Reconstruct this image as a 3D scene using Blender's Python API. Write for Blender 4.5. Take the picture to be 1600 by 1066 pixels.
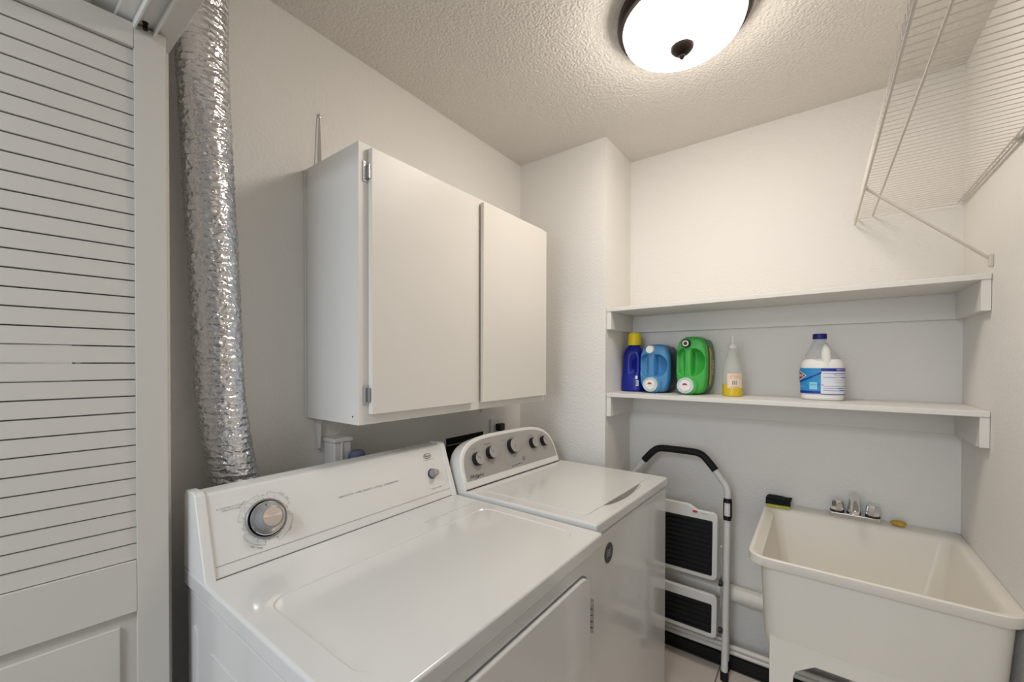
import bpy, bmesh, math, random
from mathutils import Vector, Matrix, noise
random.seed(7)
for o in list(bpy.data.objects): bpy.data.objects.remove(o, do_unlink=True)
sc = bpy.context.scene
col = sc.collection
R = math.radians

# ------------------------------------------------------------------ camera
cam = bpy.data.cameras.new('camera')
cam.sensor_width = 36.0; cam.sensor_fit = 'HORIZONTAL'
cam.lens = 642.41 / 1600 * 36
cam.shift_y = 39.2 / 1600
cam.clip_start = 0.02
co = bpy.data.objects.new('camera', cam); col.objects.link(co)
co.location = (1.3003, 0, 1.377)
_y, _t, _r = R(36.6312), R(-0.5198), R(0.0947)
F0 = Vector((-math.sin(_y), math.cos(_y), 0)); Rt = Vector((math.cos(_y), math.sin(_y), 0)); U0 = Vector((0, 0, 1))
Fw = F0 * math.cos(_t) + U0 * math.sin(_t); Up = U0 * math.cos(_t) - F0 * math.sin(_t)
R2 = Rt * math.cos(_r) + Up * math.sin(_r); U2 = Up * math.cos(_r) - Rt * math.sin(_r)
m3 = Matrix((R2, U2, -Fw)).transposed()
co.rotation_euler = m3.to_euler()
sc.camera = co
# ------------------------------------------------------------------ world, lights, exposure
w = bpy.data.worlds.new('world'); sc.world = w; w.use_nodes = True
w.node_tree.nodes['Background'].inputs[0].default_value = (0.72, 0.86, 1.0, 1)
w.node_tree.nodes['Background'].inputs[1].default_value = 0.4
sc.view_settings.view_transform = 'Standard'; sc.view_settings.look = 'None'
sc.view_settings.gamma = 1; sc.view_settings.use_curve_mapping = False
sc.view_settings.exposure = -0.04
LAMP_E = 33.0        # radiance of the glass bowl
WIN_W = 36.0        # daylight through the hall window
HALL_W = 32.0       # added fill light in the hall, out of view

def area(name, loc, rot, sx, sy, power, colr):
    l = bpy.data.lights.new(name, 'AREA'); l.shape = 'RECTANGLE'; l.size = sx; l.size_y = sy
    l.energy = power; l.color = colr
    o = bpy.data.objects.new(name, l); col.objects.link(o); o.location = loc; o.rotation_euler = rot
    return o
area('window_daylight', (0.9, -3.02, 1.45), (R(90), 0, R(0)), 2.3, 1.7, WIN_W, (0.85, 0.92, 1.0))
area('hall_ceiling_lamp', (0.9, -1.3, 2.40), (0, 0, 0), 0.6, 0.6, HALL_W, (0.86, 0.93, 1.0))  # unseen fill added to brighten the laundry from the hall side

# ------------------------------------------------------------------ helpers
def s2l(c):
    return tuple(((x / 255) / 12.92 if x / 255 <= 0.04045 else ((x / 255 + 0.055) / 1.055) ** 2.4) for x in c)
def mat(name, rgb, rough=0.5, metal=0.0, bump=None, var=None, trans=0, ior=1.45, emit=None, coat=0, alpha=1, aniso=0):
    m = bpy.data.materials.new(name); m.use_nodes = True
    nt = m.node_tree; b = nt.nodes['Principled BSDF']
    c = s2l(rgb)
    b.inputs['Base Color'].default_value = (*c, 1)
    b.inputs['Roughness'].default_value = rough; b.inputs['Metallic'].default_value = metal
    b.inputs['Transmission Weight'].default_value = trans; b.inputs['IOR'].default_value = ior
    b.inputs['Coat Weight'].default_value = coat; b.inputs['Alpha'].default_value = alpha
    if aniso: b.inputs['Anisotropic'].default_value = aniso
    if emit:
        b.inputs['Emission Color'].default_value = (*s2l(emit[0]), 1); b.inputs['Emission Strength'].default_value = emit[1]
    tc = nt.nodes.new('ShaderNodeTexCoord')
    if var:
        n = nt.nodes.new('ShaderNodeTexNoise'); n.inputs['Scale'].default_value = var[0]; n.inputs['Detail'].default_value = 5
        r = nt.nodes.new('ShaderNodeMixRGB'); r.inputs[1].default_value = (*[x * (1 - var[1]) for x in c], 1); r.inputs[2].default_value = (*[min(1, x * (1 + var[1])) for x in c], 1)
        nt.links.new(tc.outputs['Object'], n.inputs['Vector']); nt.links.new(n.outputs['Fac'], r.inputs[0]); nt.links.new(r.outputs[0], b.inputs['Base Color'])
    if bump:
        n = nt.nodes.new('ShaderNodeTexNoise'); n.inputs['Scale'].default_value = bump[0]; n.inputs['Detail'].default_value = bump[3] if len(bump) > 3 else 3
        bp = nt.nodes.new('ShaderNodeBump'); bp.inputs['Strength'].default_value = bump[1]; bp.inputs['Distance'].default_value = bump[2]
        nt.links.new(tc.outputs['Object'], n.inputs['Vector']); nt.links.new(n.outputs['Fac'], bp.inputs['Height']); nt.links.new(bp.outputs[0], b.inputs['Normal'])
    return m

M = {}
M['wall'] = mat('painted wall', (232, 229, 224), 0.6, bump=(95, 0.45, 0.004, 2))
M['side_wall'] = M['wall']
M['paint'] = mat('white semi gloss paint', (226, 223, 218), 0.42, bump=(40, 0.06, 0.002))
M['cab'] = mat('white cabinet laminate', (226, 221, 214), 0.38)
M['cab_body'] = mat('white cabinet paint', (224, 222, 217), 0.45, bump=(60, 0.05, 0.001))
M['door'] = mat('louvre door paint', (205, 200, 192), 0.5, bump=(30, 0.04, 0.002))
M['enamel'] = mat('white enamel', (216, 215, 212), 0.14, coat=0.3, var=(1.5, 0.012))
M['panel'] = mat('white plastic panel', (228, 226, 222), 0.3)
M['silver'] = mat('silver grey panel', (176, 172, 167), 0.38, 0.25)
M['chrome'] = mat('chrome', (225, 225, 225), 0.1, 1.0, bump=(300, 0.05, 0.001))
M['brushed'] = mat('brushed metal', (222, 212, 204), 0.3, 1.0, aniso=0.8)
M['greyknob'] = mat('grey plastic knob', (150, 150, 152), 0.35, 0.3)
M['ringgrey'] = mat('grey dial ring', (140, 140, 140), 0.4, 0.2)
M['black'] = mat('black plastic', (14, 14, 16), 0.4)
M['rubber'] = mat('black rubber', (12, 12, 14), 0.7, bump=(200, 0.2, 0.001))
M['ink'] = mat('grey print', (120, 120, 124), 0.6)
M['line'] = mat('pale grey line', (160, 160, 158), 0.6)
M['gap'] = mat('grey gap', (88, 88, 88), 0.7)
M['inkd'] = mat('dark print', (40, 40, 44), 0.6)
M['inkr'] = mat('red print', (170, 40, 50), 0.6)
M['foil'] = mat('aluminium foil', (222, 222, 226), 0.11, 1.0, bump=(75, 0.6, 0.005, 3))
M['tub'] = mat('white moulded plastic', (230, 224, 213), 0.34, bump=(60, 0.04, 0.001))
M['pvc'] = mat('white pvc pipe', (226, 222, 214), 0.35)
M['whitesteel'] = mat('white powder coated steel', (222, 221, 218), 0.3)
M['wire'] = mat('white vinyl coated wire', (214, 207, 198), 0.4)
M['hingemetal'] = mat('nickel hinge metal', (190, 190, 190), 0.3, 1.0)
M['bronze'] = mat('dark bronze', (38, 30, 26), 0.4, 0.6)
M['glass_lit'] = mat('lit frosted glass', (255, 250, 240), 0.4, emit=((255, 246, 235), LAMP_E))
M['navy'] = mat('navy plastic', (10, 30, 140), 0.3)
M['navydark'] = mat('dark navy label', (12, 16, 62), 0.35)
M['yellow'] = mat('yellow plastic', (240, 214, 10), 0.4)
M['sky'] = mat('mid blue plastic', (72, 136, 188), 0.4)
M['green'] = mat('bright green plastic', (62, 170, 70), 0.38)
M['dgreen'] = mat('dark green label', (20, 112, 48), 0.4)
M['whitecap'] = mat('white cap plastic', (232, 230, 226), 0.4)
M['clearcap'] = mat('frosted clear cap', (205, 222, 220), 0.35)
M['orange'] = mat('orange print', (232, 160, 40), 0.5)
M['clear'] = mat('frosted clear plastic', (222, 224, 218), 0.35, alpha=0.30)
M['clearbleach'] = mat('translucent white plastic', (212, 216, 218), 0.35, alpha=0.38)
M['liquid'] = mat('yellow liquid', (214, 186, 44), 0.3)
M['bleach'] = mat('white plastic jug', (236, 234, 230), 0.4)
M['bluecap'] = mat('dark blue cap', (14, 16, 120), 0.4)
M['sponge'] = mat('yellow sponge', (186, 184, 84), 0.95, bump=(400, 0.8, 0.003))
M['scour'] = mat('dark green scouring pad', (22, 34, 30), 0.95, bump=(500, 1.0, 0.004), var=(120, 0.5))
M['soap'] = mat('ochre soap', (196, 160, 62), 0.5, var=(60, 0.2))
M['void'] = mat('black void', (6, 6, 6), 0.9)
M['plugblue'] = mat('grey blue cable plug', (92, 96, 116), 0.5)
M['red'] = mat('red label', (206, 60, 62), 0.5)
M['basebl'] = mat('black vinyl base', (10, 10, 11), 0.6)

# ceiling texture
def ceiling_mat():
    m = mat('popcorn ceiling', (228, 223, 216), 0.9)
    nt = m.node_tree; b = nt.nodes['Principled BSDF']
    tc = nt.nodes.new('ShaderNodeTexCoord')
    n1 = nt.nodes.new('ShaderNodeTexNoise'); n1.inputs['Scale'].default_value = 150; n1.inputs['Detail'].default_value = 3; n1.inputs['Distortion'].default_value = 0.2
    v = nt.nodes.new('ShaderNodeTexVoronoi'); v.inputs['Scale'].default_value = 120; v.feature = 'SMOOTH_F1'
    ad = nt.nodes.new('ShaderNodeMath'); ad.operation = 'SUBTRACT'
    nt.links.new(tc.outputs['Object'], n1.inputs['Vector']); nt.links.new(tc.outputs['Object'], v.inputs['Vector'])
    nt.links.new(n1.outputs['Fac'], ad.inputs[0]); nt.links.new(v.outputs['Distance'], ad.inputs[1])
    bp = nt.nodes.new('ShaderNodeBump'); bp.inputs['Strength'].default_value = 0.55; bp.inputs['Distance'].default_value = 0.006
    nt.links.new(ad.outputs[0], bp.inputs['Height']); nt.links.new(bp.outputs[0], b.inputs['Normal'])
    return m
M['ceil'] = ceiling_mat()
M['tile'] = mat('beige floor tile', (220, 208, 198), 0.3, var=(6, 0.08))
M['grout'] = mat('grey grout', (120, 112, 104), 0.8)

class MB:
    def __init__(s): s.v = []; s.f = []; s.mi = []; s.mats = []
    def add(s, verts, faces, m=0):
        k = len(s.v); s.v += [Vector(p) for p in verts]; s.f += [tuple(i + k for i in f) for f in faces]; s.mi += [m] * len(faces); return s
    def addbm(s, bm, m=0):
        bm.verts.index_update()
        s.add([v.co.copy() for v in bm.verts], [[v.index for v in f.verts] for f in bm.faces], m); bm.free(); return s
    def box(s, x0, x1, y0, y1, z0, z1, bev=0.0, seg=2, m=0):
        bm = bmesh.new(); bmesh.ops.create_cube(bm, size=1)
        for v in bm.verts: v.co = Vector((x0 + (v.co.x + .5) * (x1 - x0), y0 + (v.co.y + .5) * (y1 - y0), z0 + (v.co.z + .5) * (z1 - z0)))
        if bev: bmesh.ops.bevel(bm, geom=bm.edges[:], offset=bev, segments=seg, profile=0.5, affect='EDGES', clamp_overlap=True)
        return s.addbm(bm, m)
    def prism(s, pts, fn, a0, a1, bev=0, seg=2, m=0):
        # pts: 2D outline; fn(u, v, a) -> 3D point
        bm = bmesh.new()
        A = [bm.verts.new(fn(u, v, a0)) for u, v in pts]; B = [bm.verts.new(fn(u, v, a1)) for u, v in pts]
        n = len(pts)
        bm.faces.new(A[::-1]); bm.faces.new(B)
        for i in range(n): bm.faces.new((A[i], A[(i + 1) % n], B[(i + 1) % n], B[i]))
        bmesh.ops.recalc_face_normals(bm, faces=bm.faces[:])
        if bev:
            caps = [e for e in bm.edges if len({v in A for v in e.verts}) == 1]
            bmesh.ops.bevel(bm, geom=caps, offset=bev, segments=seg, profile=0.5, affect='EDGES', clamp_overlap=True)
        return s.addbm(bm, m)
    def tube(s, path, r, seg=12, m=0, cap=True, radii=None):
        path = [Vector(p) for p in path]; n = len(path)
        vs = []; fs = []
        t0 = (path[1] - path[0]).normalized()
        ref = Vector((0, 0, 1)) if abs(t0.z) < 0.9 else Vector((1, 0, 0))
        nrm = t0.cross(ref).normalized()
        for i, p in enumerate(path):
            if i == 0: t = t0
            elif i == n - 1: t = (path[-1] - path[-2]).normalized()
            else: t = ((path[i + 1] - p).normalized() + (p - path[i - 1]).normalized()).normalized()
            nrm = (nrm - t * nrm.dot(t)).normalized(); b = t.cross(nrm)
            rr = radii[i] if radii else r
            for k in range(seg):
                a = 2 * math.pi * k / seg; vs.append(p + (nrm * math.cos(a) + b * math.sin(a)) * rr)
        for i in range(n - 1):
            for k in range(seg): fs.append((i * seg + k, i * seg + (k + 1) % seg, (i + 1) * seg + (k + 1) % seg, (i + 1) * seg + k))
        if cap: fs.append(tuple(range(seg - 1, -1, -1))); fs.append(tuple((n - 1) * seg + k for k in range(seg)))
        return s.add(vs, fs, m)
    def lathe(s, prof, mtx, seg=32, m=0, sx=1, sy=1, closed=True):
        # prof: (r, z) list along local z
        vs = []; fs = []
        for r, z in prof:
            for k in range(seg):
                a = 2 * math.pi * k / seg; vs.append(mtx @ Vector((r * sx * math.cos(a), r * sy * math.sin(a), z)))
        n = len(prof)
        for i in range(n - 1):
            for k in range(seg): fs.append((i * seg + k, i * seg + (k + 1) % seg, (i + 1) * seg + (k + 1) % seg, (i + 1) * seg + k))
        if closed: fs.append(tuple(range(seg - 1, -1, -1))); fs.append(tuple((n - 1) * seg + k for k in range(seg)))
        return s.add(vs, fs, m)
    def warp(s, fn): s.v = [Vector(fn(p)) for p in s.v]; return s
    def mesh(s, name, off=Vector((0, 0, 0)), ang=32, smooth=True):
        me = bpy.data.meshes.new(name); me.from_pydata([tuple(p - off) for p in s.v], [], s.f); me.validate()
        bm = bmesh.new(); bm.from_mesh(me); bmesh.ops.recalc_face_normals(bm, faces=bm.faces[:]); bm.to_mesh(me); bm.free()
        if len(me.polygons) == len(s.mi):
            me.polygons.foreach_set('material_index', s.mi)
        if smooth:
            me.polygons.foreach_set('use_smooth', [True] * len(me.polygons)); me.set_sharp_from_angle(angle=R(ang))
        me.update(); return me

def root_of(o):
    while o.parent: o = o.parent
    return o
def obj(name, mb, m, parent=None, label=None, ang=32, loc=None, smooth=True):
    off = Vector((0, 0, 0))
    if parent: off = Vector(root_of(parent).location)
    elif loc is not None: off = Vector(loc)
    me = mb.mesh(name, off, ang, smooth) if isinstance(mb, MB) else mb
    for mm in (m if isinstance(m, (list, tuple)) else [m]): me.materials.append(mm)
    o = bpy.data.objects.new(name, me); col.objects.link(o)
    if parent: o.parent = parent
    elif loc is not None: o.location = loc
    if label: o['label'] = label
    if ang <= 32 and smooth and len(me.polygons) < 4000 and name != 'cut':
        wn = o.modifiers.new('wn', 'WEIGHTED_NORMAL'); wn.keep_sharp = True; wn.weight = 80
    return o
def tag(o, label, cat, group=None):
    o['label'] = label; o['category'] = cat
    if group: o['group'] = group
    return o
def thing(name, label, cat, loc, group=None):
    o = bpy.data.objects.new(name, None); col.objects.link(o); o.location = loc; o.empty_display_size = 0.05
    return tag(o, label, cat, group)
def struct(name, mb, m, parent=None, label=None, loc=None):
    o = obj(name, mb, m, parent, label, loc=loc); o['kind'] = 'structure'; return o
def copy_tree(o, parent=None):
    c = o.copy(); col.objects.link(c); c.parent = parent
    for ch in [x for x in bpy.data.objects if x.parent == o]: copy_tree(ch, c)
    return c
def clone(o, parent, loc):
    c = o.copy(); col.objects.link(c); c.parent = parent; c.location = loc; return c
def frame(O, X, Y):
    X = Vector(X).normalized(); Y = Vector(Y); Y = (Y - X * Y.dot(X)).normalized(); Z = X.cross(Y)
    m = Matrix((X, Y, Z)).transposed().to_4x4(); m.translation = Vector(O); return m
def boolean(target, cutter):
    target.modifiers.clear(); md = target.modifiers.new('b', 'BOOLEAN'); md.operation = 'DIFFERENCE'; md.object = cutter; md.solver = 'EXACT'
    bpy.context.view_layer.update()
    dg = bpy.context.evaluated_depsgraph_get()
    me = bpy.data.meshes.new_from_object(target.evaluated_get(dg))
    target.modifiers.clear(); old = target.data; target.data = me; bpy.data.objects.remove(cutter, do_unlink=True)
    me.polygons.foreach_set('use_smooth', [True] * len(me.polygons)); me.set_sharp_from_angle(angle=R(30))
    wn = target.modifiers.new('wn', 'WEIGHTED_NORMAL'); wn.keep_sharp = True; wn.weight = 100
def rrect(u0, u1, v0, v1, r, n=6):
    pts = []
    for cx, cy, a0 in ((u1 - r, v1 - r, 0), (u0 + r, v1 - r, 90), (u0 + r, v0 + r, 180), (u1 - r, v0 + r, 270)):
        for k in range(n + 1):
            a = R(a0 + 90 * k / n); pts.append((cx + r * math.cos(a), cy + r * math.sin(a)))
    return pts
def text_mb(body, size, fn, align='CENTER', thick=0.0, res=2, bold=0.0, sx=1.0):
    c = bpy.data.curves.new('t', 'FONT'); c.body = body; c.size = size; c.align_x = align; c.align_y = 'CENTER'
    c.resolution_u = res; c.offset = bold
    o = bpy.data.objects.new('t', c); col.objects.link(o); bpy.context.view_layer.update()
    me = bpy.data.meshes.new_from_object(o.evaluated_get(bpy.context.evaluated_depsgraph_get()))
    bpy.data.objects.remove(o, do_unlink=True)
    mb = MB(); mb.add([fn(v.co.x * sx, v.co.y) for v in me.vertices], [tuple(p.vertices) for p in me.polygons])
    bpy.data.meshes.remove(me); return mb
def on_frame(m, u0=0, v0=0, h=0.0004):
    return lambda x, y: m @ Vector((u0 + x, v0 + y, h))
def arc_strip(mb, m, cu, cv, r0, r1, a0, a1, h=0.0004, n=16):
    vs = []; fs = []
    for k in range(n + 1):
        a = R(a0 + (a1 - a0) * k / n)
        vs += [m @ Vector((cu + r0 * math.cos(a), cv + r0 * math.sin(a), h)), m @ Vector((cu + r1 * math.cos(a), cv + r1 * math.sin(a), h))]
    for k in range(n): fs.append((2 * k, 2 * k + 1, 2 * k + 3, 2 * k + 2))
    mb.add(vs, fs)
def quad(mb, m, u0, u1, v0, v1, h=0.0004):
    mb.add([m @ Vector(p) for p in ((u0, v0, h), (u1, v0, h), (u1, v1, h), (u0, v1, h))], [(0, 1, 2, 3)])

# ------------------------------------------------------------------ room shell
H = 2.44; X1 = .495; X2 = 1.7155; Y1 = 1.822; Y2 = 2.14; T = 0.1
YF0, YF1, ZH = .158, .281, 2.075      # the doorway wall
fl = struct('floor', MB().box(-2.2, 4.2, -3.1, Y2, -0.08, -0.004), M['grout'])
tb = MB().box(-.1625, .1625, -.1625, .1625, -.006, 0, .0015, 1).mesh('tile')
tb.materials.append(M['tile'])
tx = [0.789 - .33 + .33 * i for i in range(-1, 4)]
ty = [1.893 - .33 * j for j in range(0, 6)]
for x in tx:
    for y in ty:
        o = bpy.data.objects.new('tile', tb); col.objects.link(o); o.parent = fl; o.location = (x, y, 0)
struct('ceiling', MB().box(-T, X2 + T, YF0, Y2 + T, H, H + .08), M['ceil'])
struct('wall_left', MB().box(-T, 0, YF0, Y2 + T, 0, H), M['wall'])
struct('wall_column', MB().box(0, X1, Y1, Y2, 0, H), M['wall'])
struct('wall_back', MB().box(X1, X2, Y2, Y2 + T, 0, H), M['wall'])
struct('wall_right', MB().box(X2, X2 + T, YF1, Y2 + T, 0, H), M['wall'])
wf = MB(); wf.box(-2.2, .12, YF0, YF1, 0, H + .08); wf.box(1.62, 4.2, YF0, YF1, 0, H + .08); wf.box(.12, 1.62, YF0, YF1, ZH, H + .08)
struct('wall_front', wf, M['paint'])
# door jamb lining and its casing
jm = MB(); jm.box(.12, .134, YF0 + .03, YF1 + .002, 0, ZH); jm.box(.134, 1.60, YF0 + .03, YF1 + .002, ZH - .012, ZH, .001, 1)
struct('trim_1', jm, M['paint'])
cs = MB(); cs.box(.06, .126, YF0 - .014, YF0, 0, ZH + .06, .003); cs.box(.126, 1.68, YF0 - .014, YF0, ZH - .004, ZH + .06, .003); cs.box(1.615, 1.68, YF0 - .014, YF0, 0, ZH - .004, .003)
struct('trim_2', cs, M['paint'])
# the hall behind the camera, closed but for its window
struct('wall_hall_left', MB().box(-2.3, -2.2, -3.1, YF0, 0, H + .08), M['wall'])
struct('wall_hall_right', MB().box(4.2, 4.3, -3.1, YF0, 0, H + .08), M['wall'])
wh = MB(); wh.box(-2.2, -.3, -3.1, -3.0, 0, H + .08); wh.box(2.1, 4.2, -3.1, -3.0, 0, H + .08); wh.box(-.3, 2.1, -3.1, -3.0, 0, .55); wh.box(-.3, 2.1, -3.1, -3.0, 2.32, H + .08)
struct('wall_hall_back', wh, M['wall'])
struct('ceiling_hall', MB().box(-2.3, 4.3, -3.1, YF0, H, H + .08), M['ceil'])

# solid black band for the dark gap behind the tiles, thin pipes above
struct('baseboard_back', MB().box(X1, X2, 2.062, Y2, 0, .052, .003), M['basebl'])
for i, z in enumerate((.0635, .086)):
    o = obj('water_line', MB().tube([(X1 + .002, 2.076, z + .002 * 0), (1.71, 2.076, z + .012)], .0108, 14), M['pvc'])
    tag(o, ['lower of two thin white pipes running above black baseboard', 'upper of two thin white pipes running above black baseboard'][i], 'pipe', 'thin white pipes above the baseboard')
dp = thing('drain_pipe', 'thick white plastic drain pipe running along wall behind step ladder', 'pipe', (.85, 2.1, 0))
obj('pipe', MB().tube([(X1 + .002, 2.098, .343), (1.30, 2.098, .318)], .036, 28), M['pvc'], dp)
obj('coupling', MB().tube([(.56, 2.098, .341), (.62, 2.098, .3395)], .0405, 28), M['pvc'], dp)

# ------------------------------------------------------------------ wall shelves
def shelf(z0, z1, zl, zr, label):
    t = thing('wall_shelf', label, 'shelf', (1.1, 1.98, z0), 'white shelves across the alcove')
    sh = lambda p: (p.x, p.y, p.z + zl + (zr - zl) * (p.x - X1) / (X2 - X1))
    obj('board', MB().box(X1 + .001, X2 - .001, 1.832, Y2 - .001, z0, z1, .0015, 1).warp(sh), M['paint'], t)
    return t, sh
t, sh = shelf(1.622, 1.6395, -.005, .006, 'upper bare white shelf board across the alcove above cleaning bottles')
zc = 1.534
obj('cleat', MB().box(X1 + .001, X2 - .001, Y2 - .02, Y2 - .001, zc, 1.622, .001, 1).warp(lambda p: (p.x, p.y, p.z + (0 if p.z < 1.6 else sh(p)[2] - p.z))), M['paint'], t)
obj('cleat', MB().box(X1 + .001, X1 + .022, 1.835, Y2 - .021, zc, 1.617, .001, 1), M['paint'], t)
obj('cleat', MB().box(X2 - .022, X2 - .001, 1.835, Y2 - .021, zc, 1.628, .001, 1), M['paint'], t)
t, sh = shelf(1.2145, 1.2325, 0, 0, 'lower white shelf board holding the cleaning bottles')
zc = 1.122
obj('cleat', MB().box(X1 + .001, X2 - .001, Y2 - .02, Y2 - .001, zc, 1.2145, .001, 1), M['paint'], t)
obj('cleat', MB().box(X1 + .001, X1 + .022, 1.835, Y2 - .021, zc, 1.2145, .001, 1), M['paint'], t)
obj('cleat', MB().box(X2 - .022, X2 - .001, 1.835, Y2 - .021, zc, 1.2145, .001, 1), M['paint'], t)

# ------------------------------------------------------------------ ceiling light
LX, LY = .965, 1.31
t = thing('ceiling_light', 'round flush ceiling light with glowing glass bowl and dark bronze ring', 'light', (LX, LY, H))
mt = Matrix.Translation((LX, LY, H))
obj('canopy', MB().lathe([(.0, 0), (.165, 0), (.188, -.006), (.190, -.03), (.184, -.041), (.174, -.044), (.170, -.040), (.169, -.02), (0, -.02)], mt, 64, closed=False), M['bronze'], t)
bp_ = [(.168, -.040)] + [(.171 * max(0, math.cos(R(a))) ** .72, -.046 - .063 * math.sin(R(a))) for a in range(0, 91, 6)]
bp_[-1] = (0.0, bp_[-1][1])
bowl = obj('glass_bowl', MB().lathe(bp_, mt, 64, closed=False), M['glass_lit'], t)
obj('finial', MB().lathe([(0, -.106), (.030, -.107), (.035, -.111), (.031, -.120), (.019, -.129), (.008, -.134), (.009, -.139), (.005, -.145), (0, -.146)], mt, 28, closed=False), M['bronze'], t)

# ------------------------------------------------------------------ wall cabinet
t = thing('wall_cabinet', 'white two-door wall cabinet hung above washer and dryer', 'cabinet', (.15, 1.13, 1.2024))
cd, cy0, cy1, cz0, cz1 = .289, .655, 1.603, 1.2024, 1.983
b = MB(); b.box(.002, cd - .019, cy0, cy0 + .016, cz0, cz1); b.box(.002, cd - .019, cy1 - .016, cy1, cz0, cz1)
b.box(.002, cd - .019, cy0 + .016, cy1 - .016, cz0 + .012, cz0 + .028); b.box(.002, cd - .019, cy0 + .016, cy1 - .016, cz1 - .016, cz1); b.box(.002, .006, cy0 + .016, cy1 - .016, cz0 + .028, cz1 - .016)
obj('carcass', b, M['cab_body'], t)
b = MB()
for a in ((cy0, cy0 + .045, cz0, cz1), (cy1 - .03, cy1, cz0, cz1), (1.098, 1.172, cz0, cz1), (cy0 + .045, 1.098, cz0, cz0 + .045), (1.172, cy1 - .03, cz0, cz0 + .045), (cy0 + .045, 1.098, cz1 - .045, cz1), (1.172, cy1 - .03, cz1 - .045, cz1)):
    b.box(cd - .0188, cd, *a)
obj('face_frame', b, M['cab'], t)
obj('scribe_strip', MB().box(.001, .008, cy0 - .005, cy0 - .0005, cz0, cz1 - .005), M['cab_body'], t)
d1 = obj('door', MB().box(cd + .001, cd + .0185, .684, 1.112, 1.231, 1.972, .0015, 1), M['cab'], t)
d2 = obj('door', MB().box(cd + .004, cd + .0215, 1.156, 1.592, 1.229, 1.968, .0015, 1), M['cab'], t)
obj('bumper_pad', MB().prism(rrect(1.352, 1.388, 1.243, 1.254, .002), lambda u, v, a: (a, u, v), cd + .0216, cd + .0222), M['paint'], d2)
def hinge(y, z, side, par):
    b = MB(); s = side
    b.box(cd + .0003, cd + .004, min(y, y - s * .016), max(y, y - s * .016), z - .028, z + .028, .001, 1)
    b.box(cd + .004, cd + .012, min(y, y - s * .007), max(y, y - s * .007), z - .019, z + .019, .001, 1)
    b.tube([(cd + .012, y - s * .004, z - .019), (cd + .012, y - s * .004, z + .019)], .0036, 10)
    h = obj('hinge', b, M['hingemetal'], par)
    for dz in (-.022, .022):
        obj('screw', MB().lathe([(0, .0018), (.0032, .0014), (.0036, 0), (0, -.0005)], frame((cd + .004, y - s * .010, z + dz), (0, 1, 0), (0, 0, 1)), 12, closed=False), M['hingemetal'], h)
hinge(.6835, 1.905, 1, t); hinge(.6835, 1.285, 1, t); hinge(1.5925, 1.905, -1, t); hinge(1.5925, 1.285, -1, t)
obj('screw_hole', MB().lathe([(0, 0.0005), (.0025, .0005), (.0025, 0), (0, 0)], frame((cd - .030, cy0 - .0002, cz0 + .022), (1, 0, 0), (0, 0, 1)), 12, closed=False), M['inkd'], t)

def bracket(y, zt, zb, label, flip=False):
    # stamped shelf bracket: tapered leg on the wall with a centre rib
    t = thing('shelf_bracket', label, 'bracket', (0, y, min(zt, zb)), 'metal brackets around the wall cabinet')
    L = zt - zb; n = 14; b = MB(); vs = []; fs = []
    for k in range(n + 1):
        s_ = k / n; z = zt - L * s_
        wd = .0165 * (1 - s_) + .007 * s_
        if s_ > .9: wd *= .85
        h = .012 * (1 - s_) + .003
        vs += [(.002, y - wd, z), (.003, y - wd * .45, z), (.003 + h, y, z), (.003, y + wd * .45, z), (.002, y + wd, z)]
    for k in range(n):
        for j in range(4): fs.append((k * 5 + j, k * 5 + j + 1, k * 5 + j + 6, k * 5 + j + 5))
    b.add(vs, fs); b.add([(p[0] - .0015, p[1], p[2]) for p in vs], [f[::-1] for f in fs])
    obj('wall_leg', b, M['paint'], t)
    b = MB(); zz = zt; sgn = 1 if zt > zb else -1
    b.box(.003, .05, y - .014, y + .014, min(zz, zz - sgn * .003), max(zz, zz - sgn * .003))
    obj('arm', b, M['paint'], t)
    obj('screw', MB().lathe([(0, .0035), (.004, .003), (.005, 0), (0, 0)], frame((.004, y, zb + sgn * .009), (0, 1, 0), (0, 0, 1)), 12, closed=False), M['hingemetal'], t)
bracket(.697, 1.2015, 1.086, 'white stamped metal bracket hanging below the left end of wall cabinet')
bracket(1.500, 1.2015, 1.135, 'short white bracket tip below wall cabinet above the washer console')
bracket(.700, 1.985, 2.178, 'slim white bracket standing on wall above the left top of wall cabinet')

# ------------------------------------------------------------------ outlets and wall fittings behind the machines
t = thing('cable_raceway', 'white square raceway with capped top on wall behind the dryer', 'cable cover', (.035, .74, .6))
obj('channel', MB().box(.001, .066, .713, .770, .6, 1.118, .002, 1).box(.066, .069, .735, .740, .6, 1.118), M['paint'], t)
obj('cap', MB().box(.001, .071, .709, .775, 1.118, 1.131, .002, 1), M['paint'], t)
t2 = thing('cable_plug', 'grey blue plug peeking over dryer console beside the white raceway', 'plug', (.085, .765, 1.0))
obj('plug_body', MB().lathe([(0, .03), (.018, .028), (.026, .018), (.028, 0), (.028, -.05), (0, -.05)], Matrix.Translation((.098, .772, 1.062)), 24, closed=False), M['plugblue'], t2)
obj('cord', MB().tube([(.098, .772, 1.02), (.098, .775, .95), (.08, .78, .85)], .008, 10), M['black'], t2)
t = thing('laundry_box', 'black open recess with thin grey bar in wall behind the washer console', 'wall box', (.01, 1.39, .80))
obj('cavity', MB().box(.0005, .004, 1.267, 1.511, .80, 1.043), M['void'], t)  # flat black sheet gives the dark inside of the recess, nothing is hollowed
obj('bar', MB().box(.004, .007, 1.267, 1.511, 1.010, 1.014), M['greyknob'], t)
t = thing('wall_outlet', 'ivory wall outlet with a black plug in it behind the washer', 'outlet', (.003, 1.61, .96))
obj('plate', MB().box(.0005, .010, 1.565, 1.655, .955, 1.095, .002, 2), M['panel'], t)
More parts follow.
